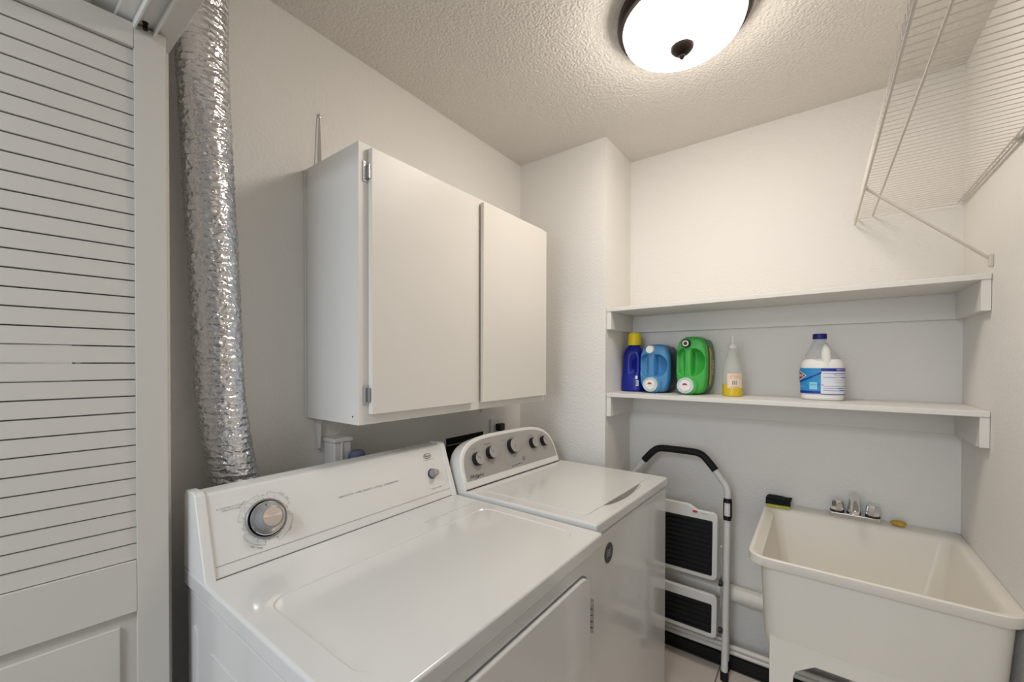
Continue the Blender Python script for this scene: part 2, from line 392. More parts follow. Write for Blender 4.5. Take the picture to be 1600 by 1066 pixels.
obj('screw', MB().lathe([(0, .001), (.003, .0008), (.0035, 0), (0, 0)], frame((.010, 1.617, 1.083), (0, 1, 0), (0, 0, 1)), 12, closed=False), M['ink'], t)
obj('socket', MB().lathe([(0, .001), (.017, .001), (.018, 0), (0, 0)], frame((.010, 1.61, 1.0), (0, 1, 0), (0, 0, 1)), 20, closed=False), M['panel'], t)
t = thing('power_plug', 'black power plug in the wall outlet behind washer console', 'plug', (.03, 1.61, 1.02))
obj('plug_body', MB().box(.0102, .040, 1.597, 1.640, 1.035, 1.071, .006, 3), M['black'], t)
obj('cord', MB().tube([(.032, 1.618, 1.038), (.035, 1.618, 1.0), (.032, 1.617, .93), (.03, 1.617, .86)], .004, 8), M['black'], t)

# ------------------------------------------------------------------ foil dryer duct
def duct():
    P = [(.362, 2.44), (.362, 2.19), (.364, 2.076), (.371, 1.955), (.377, 1.8), (.386, 1.642), (.392, 1.483), (.397, 1.321), (.404, 1.239), (.415, 1.156), (.428, 1.079), (.444, 1.0), (.47, .88)]
    def cy(z):
        for (ya, za), (yb, zb) in zip(P, P[1:]):
            if zb <= z <= za: f = (za - z) / (za - zb); return ya + (yb - ya) * f
        return P[-1][0]
    def cys(z): return sum(cy(z + d) for d in (-.05, -.025, 0, .025, .05)) / 5
    n = 640; seg = 112; vs = []; fs = []; z0, z1 = 2.435, .885
    for i in range(n + 1):
        z = z0 - (z0 - z1) * i / n
        c = Vector((.078 + .006 * math.sin(z * 3), cys(z), z))
        for k in range(seg):
            a = 2 * math.pi * k / seg
            ph = (z / .0165 + k / seg) * 1.0
            f = ph - math.floor(ph); rid = math.sin(math.pi * f) ** .6
            q = Vector((math.cos(a) * 1.9 + math.sin(z * 9), math.sin(a) * 1.9, z * 52))
            cr = noise.noise(q * 1.3) * .0022 + abs(noise.noise(q * 2.6 + Vector((3, 1, 7)))) * .0050 + abs(noise.noise(q * 5.6)) * .0030
            r = .0540 - .0040 * rid + cr * (.30 + .70 * rid)
            vs.append(c + Vector((math.cos(a), math.sin(a), 0)) * r + Vector((0, 0, noise.noise(q * 2.2 + Vector((9, 9, 9))) * .004)))
    for i in range(n):
        for k in range(seg): fs.append((i * seg + k, i * seg + (k + 1) % seg, (i + 1) * seg + (k + 1) % seg, (i + 1) * seg + k))
    mb = MB(); mb.add(vs, fs)
    return mb
t = thing('dryer_duct', 'crumpled silver foil duct rising behind the dryer to the ceiling', 'duct', (.09, .42, .885))
obj('hose', duct(), M['foil'], t, ang=180)
obj('clamp', MB().lathe([(.056, 0), (.0575, .004), (.0575, .012), (.056, .016)], Matrix.Translation((.083, .468, .90)), 40, closed=False), M['hingemetal'], t)

# ------------------------------------------------------------------ dryer
DX0, DX1, DY0, DY1, DZ = .155, .835, .299, 1.040, .915
t = thing('clothes_dryer', 'white front-loading dryer with one big silver timer dial beside the louvre door', 'dryer', (.495, .67, 0))
dryer = t
body = MB().box(DX0 + .004, DX1 - .012, DY0 + .006, DY1 - .006, .02, .872, .006, 2)
bo = obj('body', body, M['enamel'], t)
obj('front_panel', MB().box(DX1 - .013, DX1 - .006, DY0 + .008, DY1 - .008, .10, .8745, .003, 2), M['enamel'], t)
# pressed shallow oval on the side
obj('side_emboss', MB().prism(rrect(.196, .222, .10, .80, .0129), lambda u, v, a: (u, a, v), DY0 + .0065, DY0 + .004, .002, 2), M['enamel'], bo)
obj('side_emboss', MB().prism(rrect(.27, .74, .10, .78, .05), lambda u, v, a: (u, a, v), DY0 + .0065, DY0 + .0045, .002, 2), M['enamel'], bo)
top = obj('top_panel', MB().box(DX0, DX1, DY0, DY1, .876, DZ, .0065, 4), M['enamel'], t)
def cutter(pts, zb, zt, slope):
    cx = sum(p[0] for p in pts) / len(pts); cy = sum(p[1] for p in pts) / len(pts)
    b = MB(); A = [(x, y, zb) for x, y in pts]; B = []
    for x, y in pts:
        d = Vector((x - cx, y - cy)); B.append((x + d.x / d.length * slope, y + d.y / d.length * slope, zt))
    n = len(pts); b.add(A + B, [tuple(range(n - 1, -1, -1)), tuple(range(n, 2 * n))] + [(i, (i + 1) % n, n + (i + 1) % n, n + i) for i in range(n)])
    return obj('cut', b, M['enamel'])
c = cutter(rrect(.452, .775, .352, .995, .04, 8), DZ - .0024, DZ + .0024, .007)
off = Vector(t.location); c.location = (0, 0, 0)
boolean(top, c)
obj('lint_lid', MB().prism(rrect(.300, .395, .79, 1.005, .008), lambda u, v, a: (u, v, a), DZ - .002, DZ + .0026, .0015, 2), M['enamel'], t)
# door in the front
dr = obj('door', MB().prism(rrect(.40, .962, .22, .838, .045, 8), lambda u, v, a: (a, u, v), DX1 - .008, DX1 + .004, .005, 3), M['enamel'], t)
obj('door_seam', MB().prism(rrect(.396, .966, .216, .842, .047, 8), lambda u, v, a: (a, u, v), DX1 - .0075, DX1 - .0055), M['ink'], t, label='grey shadow gap around door')
def door_hinge(z):
    b = MB().box(DX1 - .006, DX1 + .002, .968, .982, z - .040, z + .040, .001, 1)
    for k in range(5): b.lathe([(0, -.007), (.0048, -.0065), (.0048, .0065), (0, .007)], Matrix.Translation((DX1 + .003, .9655, z - .032 + k * .016)), 12)
    return obj('hinge', b, M['hingemetal'], t, label='steel door hinge')
door_hinge(.722); door_hinge(.34)
obj('door_pull', MB().box(DX1 - .004, DX1 + .0045, .44, .50, .826, .8365, .002, 2), M['greyknob'], dr)
# console
dO = Vector((.2865, .299, .915)); dV = Vector((-.061, 0, .167)).normalized()
mD = frame(dO, (0, 1, 0), dV)   # u along y, v up the slope, h outwards
prof = [(DX0 + .0, .914), (DX0 + .008, 1.080), (DX0 + .016, 1.089), (.214, 1.090), (.2245, 1.084), (.2855, .918), (.2865, .914)]
def extr(prof, ya, yb, bev=0): return MB().prism(prof, lambda u, v, a: (u, a, v), ya, yb, bev, 3)
obj('console', extr([(x - .003 if x > .2 else x, z - (.003 if z > 1.0 else 0)) for x, z in prof], DY0 + .0215, DY1 - .0215), M['panel'], t)
capp = [(DX0 - .002, .9145), (DX0 + .005, 1.080), (DX0 + .014, 1.0905), (.214, 1.0920), (.2262, 1.085), (.2875, .919), (.2885, .9145)]
obj('end_cap', extr(capp, DY0 + .001, DY0 + .022, .003), M['panel'], t)
obj('end_cap', extr(capp, DY1 - .022, DY1 - .001, .003), M['panel'], t)
# groove line along foot of console
b = MB(); b.add([mD @ Vector(p) for p in ((.023, .0255, -.0022), (.718, .0255, -.0022), (.718, .0268, -.0022), (.023, .0268, -.0022))], [(0, 1, 2, 3)])
obj('groove', b, M['line'], t)
b = MB().box(.2835, .2850, DY0 + .0225, DY1 - .0225, .9152, .9166); obj('shadow_gap', b, M['gap'], t, label='dark gap at foot of console')
# big timer dial
hD = -.0026
cu, cv = .1345, .0970
kn = obj('timer_dial', MB().lathe([(0, 0), (.0445, 0), (.0455, .002), (.0455, .005), (.043, .007), (.0415, .0065), (.0415, .003), (0, .003)], mD @ Matrix.Translation((cu, cv, hD)), 64, closed=False), M['ringgrey'], t, label='grey ring of timer dial')
obj('dial_gap', MB().lathe([(.0415, .0045), (.0382, .0045), (.0382, .001)], mD @ Matrix.Translation((cu, cv, hD)), 64, closed=False), M['void'], kn)
obj('dial_dish', MB().lathe([(.0386, .002), (.0386, .0115), (.0368, .0125), (.028, .0095), (.0, .0095)], mD @ Matrix.Translation((cu, cv, hD)), 64, closed=False), M['chrome'], kn)
obj('knob', MB().lathe([(.0285, .009), (.0262, .018), (.0250, .034), (.0242, .0365), (.0222, .0375), (.0210, .0375)], mD @ Matrix.Translation((cu, cv, hD)), 64, closed=False), M['greyknob'], kn, label='grey grip of the dial')
obj('knob_face', MB().lathe([(.0213, .0373), (.0200, .0378), (0, .0380)], mD @ Matrix.Translation((cu, cv, hD)), 64, closed=False), M['brushed'], kn, label='brushed metal dial face')
b = MB(); quad(b, mD @ Matrix.Translation((cu, cv, hD)), -.0007, .0007, .0285, .0325, .0121); obj('pointer', b, M['inkd'], kn)
# dial print
b = MB(); hp = hD + .0005
for a0, a1, rr in ((100, 172, .0585), (20, 80, .0605), (-70, -5, .0605), (-155, -100, .0585)):
    arc_strip(b, mD, cu, cv, rr, rr + .0005, a0, a1, hp)
    for a in (a0, a1):
        m2 = mD @ Matrix.Translation((cu, cv, 0)) @ Matrix.Rotation(R(a - 90), 4, 'Z'); quad(b, m2, -.00025, .00025, .050, rr, hp)
for a in range(0, 360, 15):
    m2 = mD @ Matrix.Translation((cu, cv, 0)) @ Matrix.Rotation(R(a), 4, 'Z'); quad(b, m2, -.0003, .0003, .0465, .0495, hp)
def dial_text(s, ang, rr, size):
    m2 = mD @ Matrix.Translation((cu, cv, 0)) @ Matrix.Rotation(R(ang), 4, 'Z')
    if ang > 100 or ang < -100: m2 = m2 @ Matrix.Translation((0, rr, 0)) @ Matrix.Rotation(math.pi, 4, 'Z')
    else: m2 = m2 @ Matrix.Translation((0, rr, 0))
    q = text_mb(s, size, on_frame(m2, h=hp), res=1); b.add(q.v, q.f)
for s, a, rr, z in (('OFF', 0, .054, .0045), ('MORE', 52, .053, .0035), ('NORMAL', 45, .064, .005), ('LESS', 100, .052, .0035), ('70', 20, .052, .004), ('60', 35, .052, .004), ('50', 72, .052, .004), ('AUTO', -42, .064, .005), ('DRY', -58, .064, .005), ('40', -28, .052, .004), ('30', -75, .052, .004), ('20', -90, .052, .004), ('DAMP', -128, .064, .004), ('TIMED', 160, .065, .005), ('DRY', 146, .065, .005), ('80', 150, .052, .004), ('90', 170, .052, .004), ('OFF', 200, .052, .004)):
    dial_text(s, a, rr, z)
obj('lettering', b, M['ink'], kn, label='grey dial print')['kind'] = 'stuff'
b = text_mb('HEAVY DUTY   SUPER CAPACITY   3 CYCLE   3 TEMPERATURE', .0072, on_frame(mD, .418, .0975, hp), res=1)
q = text_mb('PUSH TO START', .0062, on_frame(mD, .662, .041, hp), res=1); b.add(q.v, q.f)
for i, s in enumerate(('TURN DIAL TO CYCLE', 'THEN PUSH START')):
    q = text_mb(s, .0042, on_frame(mD, .066, .1435 - i * .006, hp), res=1); b.add(q.v, q.f)
b.lathe([(0, .0004), (.0013, .0004)], mD @ Matrix.Translation((.040, .1435, hD)), 10, closed=False)
q = text_mb('BY LAUNDRY PRODUCTS', .0042, on_frame(mD, .655, .1385, hp), res=1); b.add(q.v, q.f)
obj('lettering', b, M['ink'], t)['kind'] = 'stuff'
b = text_mb('Roper', .0085, on_frame(mD, .653, .1515, hp), res=2, bold=.0002)
me_ = mD @ Matrix.Translation((.653, .1515, 0))
vs = []; fs = []
for k in range(33):
    a = 2 * math.pi * k / 32
    vs += [me_ @ Vector((.0165 * math.cos(a), .0085 * math.sin(a), hp)), me_ @ Vector((.0148 * math.cos(a), .0070 * math.sin(a), hp))]
for k in range(32): fs.append((2 * k, 2 * k + 1, 2 * k + 3, 2 * k + 2))
b.add(vs, fs)
obj('emblem', b, M['inkd'], t, label='dark oval maker emblem')['kind'] = 'stuff'
kb = obj('start_knob', MB().lathe([(0, 0), (.0165, 0), (.0165, .003), (.0155, .004), (0, .004)], mD @ Matrix.Translation((.655, .0905, hD)), 40, closed=False), M['inkd'], t, label='dark base of start knob')
obj('knob', MB().lathe([(.0145, .003), (.0135, .014), (.0105, .017), (.0100, .026), (.0092, .0275), (0, .0272)], mD @ Matrix.Translation((.655, .0905, hD)), 40, closed=False), M['greyknob'], kb, label='grey start knob')
obj('knob_face', MB().lathe([(.0088, .0274), (.008, .0279), (0, .0279)], mD @ Matrix.Translation((.655, .0905, hD)), 32, closed=False), M['brushed'], kb)

# ------------------------------------------------------------------ washer
WY0, WY1, WX1 = 1.048, 1.722, .812
def tilt(p): return (p.x, p.y, p.z + (1.722 - p.y) * .0245 * min(1, max(0, p.z) / .9))
t = thing('washing_machine', 'white top-loading washer with arched silver control console and five knobs', 'washing machine', (.48, 1.385, 0))
obj('body', MB().box(.13, WX1 - .004, WY0 + .004, WY1 - .003, .02, .871, .012, 4).warp(tilt), M['enamel'], t)
top = obj('top_panel', MB().box(.12, WX1, WY0 + .001, WY1, .8745, .910, .007, 4).warp(tilt), M['enamel'], t)
obj('seam', MB().box(.135, WX1 - .008, WY0 + .008, WY1 - .008, .8705, .875).warp(tilt), M['inkd'], t, label='dark seam below top panel')
# finger recess: cut an ellipsoid hollow out of the top
b = MB(); vs = []; fs = []
cen = Vector((.756, 1.385, .913)); nu, nv = 24, 12
for i in range(1, nv):
    ph = math.pi * i / nv
    for k in range(nu):
        a = 2 * math.pi * k / nu; vs.append(cen + Vector((.028 * math.sin(ph) * math.cos(a), .165 * math.sin(ph) * math.sin(a), .030 * math.cos(ph))))
top_i = len(vs); vs.append(cen + Vector((0, 0, .030))); vs.append(cen - Vector((0, 0, .030)))
for i in range(nv - 2):
    for k in range(nu): fs.append((i * nu + k, i * nu + (k + 1) % nu, (i + 1) * nu + (k + 1) % nu, (i + 1) * nu + k))
for k in range(nu): fs.append((top_i, (k + 1) % nu, k)); fs.append((top_i + 1, (nv - 2) * nu + k, (nv - 2) * nu + (k + 1) % nu))
b.add(vs, fs); b.warp(tilt); c = obj('cut', b, M['enamel']); c.location = (0, 0, 0)
boolean(top, c)
lidp = rrect(.352, .757, 1.098, 1.680, .018, 6)
lid = obj('lid', MB().prism(lidp, lambda u, v, a: (u, v, a), .9085, .9130, .0024, 3).warp(tilt), M['enamel'], t)
# console
wO = Vector((.321, WY0 + .004, .9275)); wV = Vector((-.062, 0, .168)).normalized()
def wfrm(p):   # console frame follows the slight slope of the machine
    q = wO + Vector((0, 1, 0)) * p[0] + wV * p[1] + wN * p[2]
    q.z -= (q.y - wO.y) * .0245; return q
wN = Vector((0, 1, 0)).cross(wV)
def arch(inset=0.0, n=26, bot=0.0):
    # outline of the console in (u, v): a straight foot, full round shoulders
    W, Hc = .646, .186
    pts = [(inset, bot + inset), (W - inset, bot + inset)]
    for k in range(n + 1):
        a = math.pi * k / n
        c_, s_ = math.cos(a), math.sin(a)
        u = W / 2 + (W / 2 - inset) * math.copysign(abs(c_) ** .50, c_); v = .03 + (Hc - .03 - inset) * abs(s_) ** .62
        pts.append((u, v))
    return pts
b = MB().prism(arch(.0, 26), lambda u, v, a: wfrm((u, v, a)), -.060, 0.0, .007, 4)
# push the back down to the flat top
obj('console', b.warp(lambda p: (max(.125, p.x), p.y, max(p.z, .909 + (1.722 - p.y) * .0245))), M['panel'], t)
obj('control_panel', MB().prism([(u, v) for u, v in arch(.014, 26, .014)], lambda u, v, a: wfrm((u, v, a)), -.002, .0012, .0008, 1), M['silver'], t)
obj('shadow_gap', MB().prism([(0.004, -.001), (.642, -.001), (.642, .0012), (.004, .0012)], lambda u, v, a: wfrm((u, v, a)), -.01, .0006), M['inkd'], t, label='dark gap at foot of console')
hw = .0015
def wm(u, v, h=0):
    O = wfrm((u, v, h)); return frame(O, Vector((0, 1, -.0245)), wV)
knobs = [(.090, .098, .0245), (.172, .109, .0245), (.315, .115, .0305), (.465, .109, .0235), (.553, .107, .0230)]
for i, (u, v, r) in enumerate(knobs):
    m_ = wm(u, v, .0012)
    kb = obj('knob', MB().lathe([(0, 0), (r, 0), (r, .004), (r * .97, .017), (r * .93, .0195), (0, .0195)], m_, 40, closed=False), M['black'], t, label='black knob with grey face')
    obj('knob_face', MB().lathe([(r * .92, .0192), (r * .90, .0206), (0, .0208)], m_, 40, closed=False), M['silver'], kb)
    b = MB(); m2 = m_ @ Matrix.Rotation(R([50, 45, -35, 40, 40][i]), 4, 'Z'); quad(b, m2, -.0009, .0009, -r * .1 if i != 2 else -r * .6, r * .75 if i != 2 else r * .15, .0212)
    obj('pointer', b, M['inkd'], kb)
b = MB()
def wt(s, u, v, size, align='CENTER', bold=0):
    q = text_mb(s, size, lambda x, y: wfrm((u + x, v + y, hw)), align, res=1, bold=bold); b.add(q.v, q.f)
for s, u, v in (('Load Size', .090, .137), ('Presoak', .545, .137), ('Deep Water', .463, .141), ('Normal', .272, .146), ('Heavy Duty', .335, .152)): wt(s, u, v, .0085)
for u, v, r in ((.090, .098, .028), (.172, .109, .028), (.315, .115, .0365), (.465, .109, .027), (.553, .107, .027)):
    n = 5 if r < .03 else 9
    for k in range(n):
        a = R(-40 + 260 * k / (n - 1)); 
        if math.sin(a) > .8: continue
        wt('Low' if r < .03 else ('Bulky', 'Rinse', 'Delicate', 'Casual')[k % 4], u + r * 1.3 * math.cos(a), v + r * 1.05 * math.sin(a), .0040)
wt('Wash', .262, .047, .0045); wt('Rinse', .292, .052, .0045); wt('Spin', .322, .056, .0045); wt('Start', .398, .066, .0045); wt('Pause', .398, .057, .0045)
obj('lettering', b, M['ink'], t)['kind'] = 'stuff'
b = MB(); wt('Temperature', .172, .146, .0085); obj('lettering', b, M['inkr'], t, label='red print above second knob')
b = MB(); wt('Whirlpool', .070, .040, .0175, bold=.0003)
vs = []; fs = []
for k in range(17):
    s_ = k / 16; u = .052 + .045 * s_; v = .027 + .022 * s_ ** 1.6
    wd = .0012 * math.sin(math.pi * s_) + .0002
    vs += [wfrm((u, v - wd, hw)), wfrm((u, v + wd, hw))]
for k in range(16): fs.append((2 * k, 2 * k + 1, 2 * k + 3, 2 * k + 2))
b.add(vs, fs); obj('logo', b, M['inkd'], t, label='dark script logo with swoosh')
b = MB()
for k in range(6): b.lathe([(0, .0006), (.0024, .0006), (.0026, 0)], wm(.285 + .0125 * k, .037 + .0006 * k, .0012), 10, closed=False)
obj('indicator', b, M['black'], t, label='row of tiny dark indicator dots')['kind'] = 'stuff'
obj('start_button', MB().lathe([(0, 0), (.0095, 0), (.0090, .003), (0, .0034)], wm(.374, .056, .0012), 24, closed=False), M['ringgrey'], t, label='dark grey round button')
# round sticker on the front
mS = frame((WX1 - .0035, 1.142, .815), (0, 1, 0), (0, 0, 1))
sk = obj('sticker', MB().lathe([(0, .0006), (.0295, .0006), (.030, 0)], mS, 40, closed=False), M['inkd'], t, label='round dark medallion on front')
b = MB()
for r0, r1 in ((.0278, .0288), (.0188, .0196)):
    arc_strip(b, mS, 0, 0, r0, r1, 0, 360, .001, 36)
for a in range(0, 360, 20):
    m2 = mS @ Matrix.Rotation(R(a), 4, 'Z') @ Matrix.Translation((0, .0235, 0)); q = text_mb('O', .006, on_frame(m2, h=.001), res=1); b.add(q.v, q.f)
for k in range(3):
    for sgn in (-1, 1):
        vs = []; fs = []
        for j in range(9):
            s_ = j / 8 * 2 - 1; x = s_ * .014; y = (k - 1) * .008 + sgn * .0035 * math.sin(s_ * math.pi)
            vs += [mS @ Vector((x, y - .0012, .001)), mS @ Vector((x, y + .0012, .001))]
        for j in range(8): fs.append((2 * j, 2 * j + 1, 2 * j + 3, 2 * j + 2))
        b.add(vs, fs)
obj('medallion_print', b, M['silver'], sk, label='pale ring and crossed lines')['kind'] = 'stuff'

# ------------------------------------------------------------------ bifold louvre door
ang = R(5.7)
dxp, dyp = .2035, .262     # far edge of the room-side face
ex = Vector((-math.sin(ang), -math.cos(ang), 0))    # from the far edge back to the knee
nx = Vector((math.cos(ang), -math.sin(ang), 0))     # towards the room
def dpt(s, d, z): return Vector((dxp, dyp, 0)) + ex * s + nx * (d) + Vector((0, 0, z))
def dbox(mb, s0, s1, d0, d1, z0, z1, bev=.0, mtx=None):
    q = MB().box(s0, s1, d0, d1, z0, z1, bev, 2); q.warp(lambda p: dpt(p.x, p.y, p.z)); mb.add(q.v, q.f); return mb
DW = .355; ZT = 2.055; TH = .028
def door_panel(t):
    b = MB(); dbox(b, 0, .050, -TH, 0, .012, ZT, .0015); obj('stile', b, M['door'], t)
    b = MB(); dbox(b, DW - .050, DW, -TH, 0, .012, ZT, .0015); obj('stile', b, M['door'], t)
    for z0, z1 in ((2.006, ZT), (.872, .975), (.012, .16)):
        b = MB(); dbox(b, .0502, DW - .0502, -TH, -.0005, z0, z1, .001); obj('rail', b, M['door'], t)
    # raised lower panel
    b = MB(); dbox(b, .050, DW - .050, -.020, -.012, .16, .872)
    q = MB().prism([(.075, .185), (DW - .075, .185), (DW - .075, .847), (.075, .847)], lambda u, v, a: dpt(u, a, v), -.013, -.004, .003, 2); b.add(q.v, q.f)
    obj('raised_panel', b, M['door'], t)
    b = MB(); dbox(b, .0505, DW - .0505, -.001, .0008, 2.0065, 2.009, .0003); obj('bead', b, M['door'], t)
    # louvre slats
    pitch = .03322; n = 31; z = 2.0045
    base = None
    for k in range(n):
        zt = z - pitch * k
        q = MB(); vs = []
        hgt = pitch - .0019
        pr = [(-.0060, zt - hgt), (-.0054, zt - hgt + .0008), (-.0076, zt - .0004), (-.0084, zt), (-.0150, zt), (-.0120, zt - hgt)]
        q.prism(pr, lambda u, v, a: dpt(a, u, v), .0503, DW - .0503)
        if base is None:
            base = obj('slat', q, M['door'], t); z_base = zt
        else:
            clone(base, t, (0, 0, zt - z_base))
t = thing('bifold_door', 'white louvred bifold door panel folded open at left of the laundry', 'door', (dxp, dyp - .15, 0), 'folded bifold door leaves')
door_panel(t)
b = MB().tube([(dxp + .006, dyp - .034, ZT - .01), (dxp + .006, dyp - .034, ZT + .012)], .004, 10)
b.lathe([(0, 0), (.0105, .001), (.0115, .005), (.0105, .011), (0, .012)], Matrix.Translation((dxp + .006, dyp - .034, ZT + .004)), 20)
obj('guide_roller', b, M['bronze'], t, label='brass and black guide roller on top')
# rear leaf of the pair, folded behind the first
t = thing('bifold_door', 'rear louvred bifold leaf folded behind the front leaf by the left jamb', 'door', (.165, .1, 0), 'folded bifold door leaves')
sv = (dxp, dyp, ang)
dxp, dyp = .1695, .256; ang = R(5.7)
ex = Vector((-math.sin(ang), -math.cos(ang), 0)); nx = Vector((math.cos(ang), -math.sin(ang), 0))
door_panel(t)
# track
tk = MB(); ZK = ZH - .0125
tk.box(.140, 1.595, .212, .215, ZK - .018, ZK - .0005); tk.box(.140, 1.595, .242, .245, ZK - .018, ZK - .0005); tk.box(.140, 1.595, .215, .242, ZK - .003, ZK - .0005)
o = obj('door_track', tk, M['panel'], None); tag(o, 'white metal track under the doorway head guiding the louvre door', 'track')

# ------------------------------------------------------------------ step ladder
t = thing('step_ladder', 'folded white two-step ladder with black handle and black treads against back wall', 'ladder', (.77, 1.99, 0))
XR, XL = .984, .556; yb, yt = 1.972, 2.045
def ly(z): return yb + (yt - yb) * z / .97
fr = [(XR, .03), (XR, .79), (.9815, .815), (.972, .835), (.955, .855), (.932, .890), (.905, .923), (.882, .947), (.862, .957), (.84, .961)]
xm = (XR + XL) / 2
left = [(2 * xm - x, z) for x, z in fr]
path = fr + left[::-1]
def smooth_path(P, it=2):
    for _ in range(it):
        Q = [P[0]]
        for a, b in zip(P, P[1:]):
            Q += [tuple(a[i] * .75 + b[i] * .25 for i in range(len(a))), tuple(a[i] * .25 + b[i] * .75 for i in range(len(a)))]
        Q.append(P[-1]); P = Q
    return P
pp = [(x, ly(z), z) for x, z in path]
obj('frame', MB().tube(smooth_path(pp), .0135, 16), M['whitesteel'], t)
gp = [(x, ly(z), z) for x, z in path if z >= .889]
obj('grip', MB().tube(smooth_path(gp), .0162, 18), M['rubber'], t, label='black foam grip on top bar')
for X in (XL, XR):
    obj('foot', MB().tube([(X, ly(0) , .0), (X, ly(.035), .038)], .0165, 16), M['rubber'], t, label='black rubber foot')
# rear legs just behind
for X in (XL + .002, XR - .002):
    r_ = obj('rear_leg', MB().tube([(X, 2.043, .03), (X, 2.044, .70)], .0105, 14), M['whitesteel'], t)
    obj('foot', MB().tube([(X, 2.043, .0), (X, 2.043, .045)], .0125, 14), M['rubber'], t, label='black rubber foot')
obj('cross_bar', MB().tube([(XL, 2.044, .13), (XR, 2.044, .13)], .006, 10), M['whitesteel'], t)
def step(x0, x1, z0, z1, bump, y, lab):
    b = MB()
    if bump:
        out = rrect(x0, x1, z0, z1, .022, 6)
        pts = []
        xa, xb = x0 + .115, x1 - .115
        n7 = 7
        pts = out[:n7] + [(xb + .03, z1), (xb, z1 + .018), (xb - .02, z1 + .020), (xa + .02, z1 + .020), (xa, z1 + .018), (xa - .03, z1)] + out[n7:]
    else: pts = rrect(x0, x1, z0, z1, .022, 6)
    inn = rrect(x0 + .020, x1 - .020, z0 + .020, z1 - (.036 if bump else .040), .006, 3)
    st = obj('step', MB().prism(pts, lambda u, v, a: (u, a + (v - z0) * .05, v), y + .0, y + .020, .005, 3), M['whitesteel'], t, label=lab)
    tr = obj('tread', MB().prism(inn, lambda u, v, a: (u, a + (v - z0) * .05, v), y - .0025, y + .006, .002, 1), M['rubber'], st, label='black ribbed rubber tread')
    zz0, zz1 = z0 + .024, z1 - .040 - (.0 if bump else .004)
    n = max(3, int((zz1 - zz0) / .0205)); b = MB()
    for k in range(n):
        zc_ = zz0 + (zz1 - zz0) * (k + .5) / n
        for dz in (-.0055, -.001):
            b.box(x0 + .024, x1 - .024, y - .0048 + (zc_ - z0) * .05, y + .001 + (zc_ - z0) * .05, zc_ + dz, zc_ + dz + .0022)
    obj('ribs', b, M['black'], tr)['kind'] = 'stuff'
    return st
SL, SR = .587, .953
s1 = step(SL, SR, .418, .712, True, 1.968, 'upper step platform')
obj('warning_label', MB().prism(rrect(.850, .870, .7005, .7095, .003), lambda u, v, a: (u, a, v), 1.9795, 1.9825), M['red'], s1, label='small red label')
b = text_mb('WARNING', .005, lambda x, y: Vector((.897 + x, 1.9800, .7015 + y)), res=1); obj('lettering', b, M['ink'], s1)
step(SL, SR, .167, .352, False, 1.962, 'lower step')
for X, s in ((XR - .018, 1), (XL + .018, -1)):
    obj('link_bar', MB().box(X - .0035, X + .0035, ly(.4) - .010, ly(.4) - .007, .30, .57, .001, 1), M['hingemetal'], t)
    for z in (.415, .21):
        obj('pivot', MB().lathe([(0, -.006), (.012, -.006), (.013, 0), (.010, .010), (0, .011)], frame((X + s * -.000, 1.974, z), (0, 1, 0), (0, 0, 1)), 18), M['black'], t, label='black pivot cap')
    obj('latch', MB().tube([(XR if s > 0 else XL, ly(.685), .682), (XR if s > 0 else XL, ly(.70), .700)], .0165, 16)
        .tube([(XR if s > 0 else XL, ly(.76), .757), (XR if s > 0 else XL, ly(.78), .776)], .0165, 16)
        .box((XR + .012) if s > 0 else (XL - .018), (XR + .018) if s > 0 else (XL - .012), ly(.73) - .01, ly(.73) + .01, .69, .77, .003, 2)
        .box((XR - .0165) if s > 0 else (XL + .0125), (XR - .0125) if s > 0 else (XL + .0165), ly(.73) - .007, ly(.73) + .007, .69, .77, .001, 1), M['black'], t, label='black plastic latch collar')

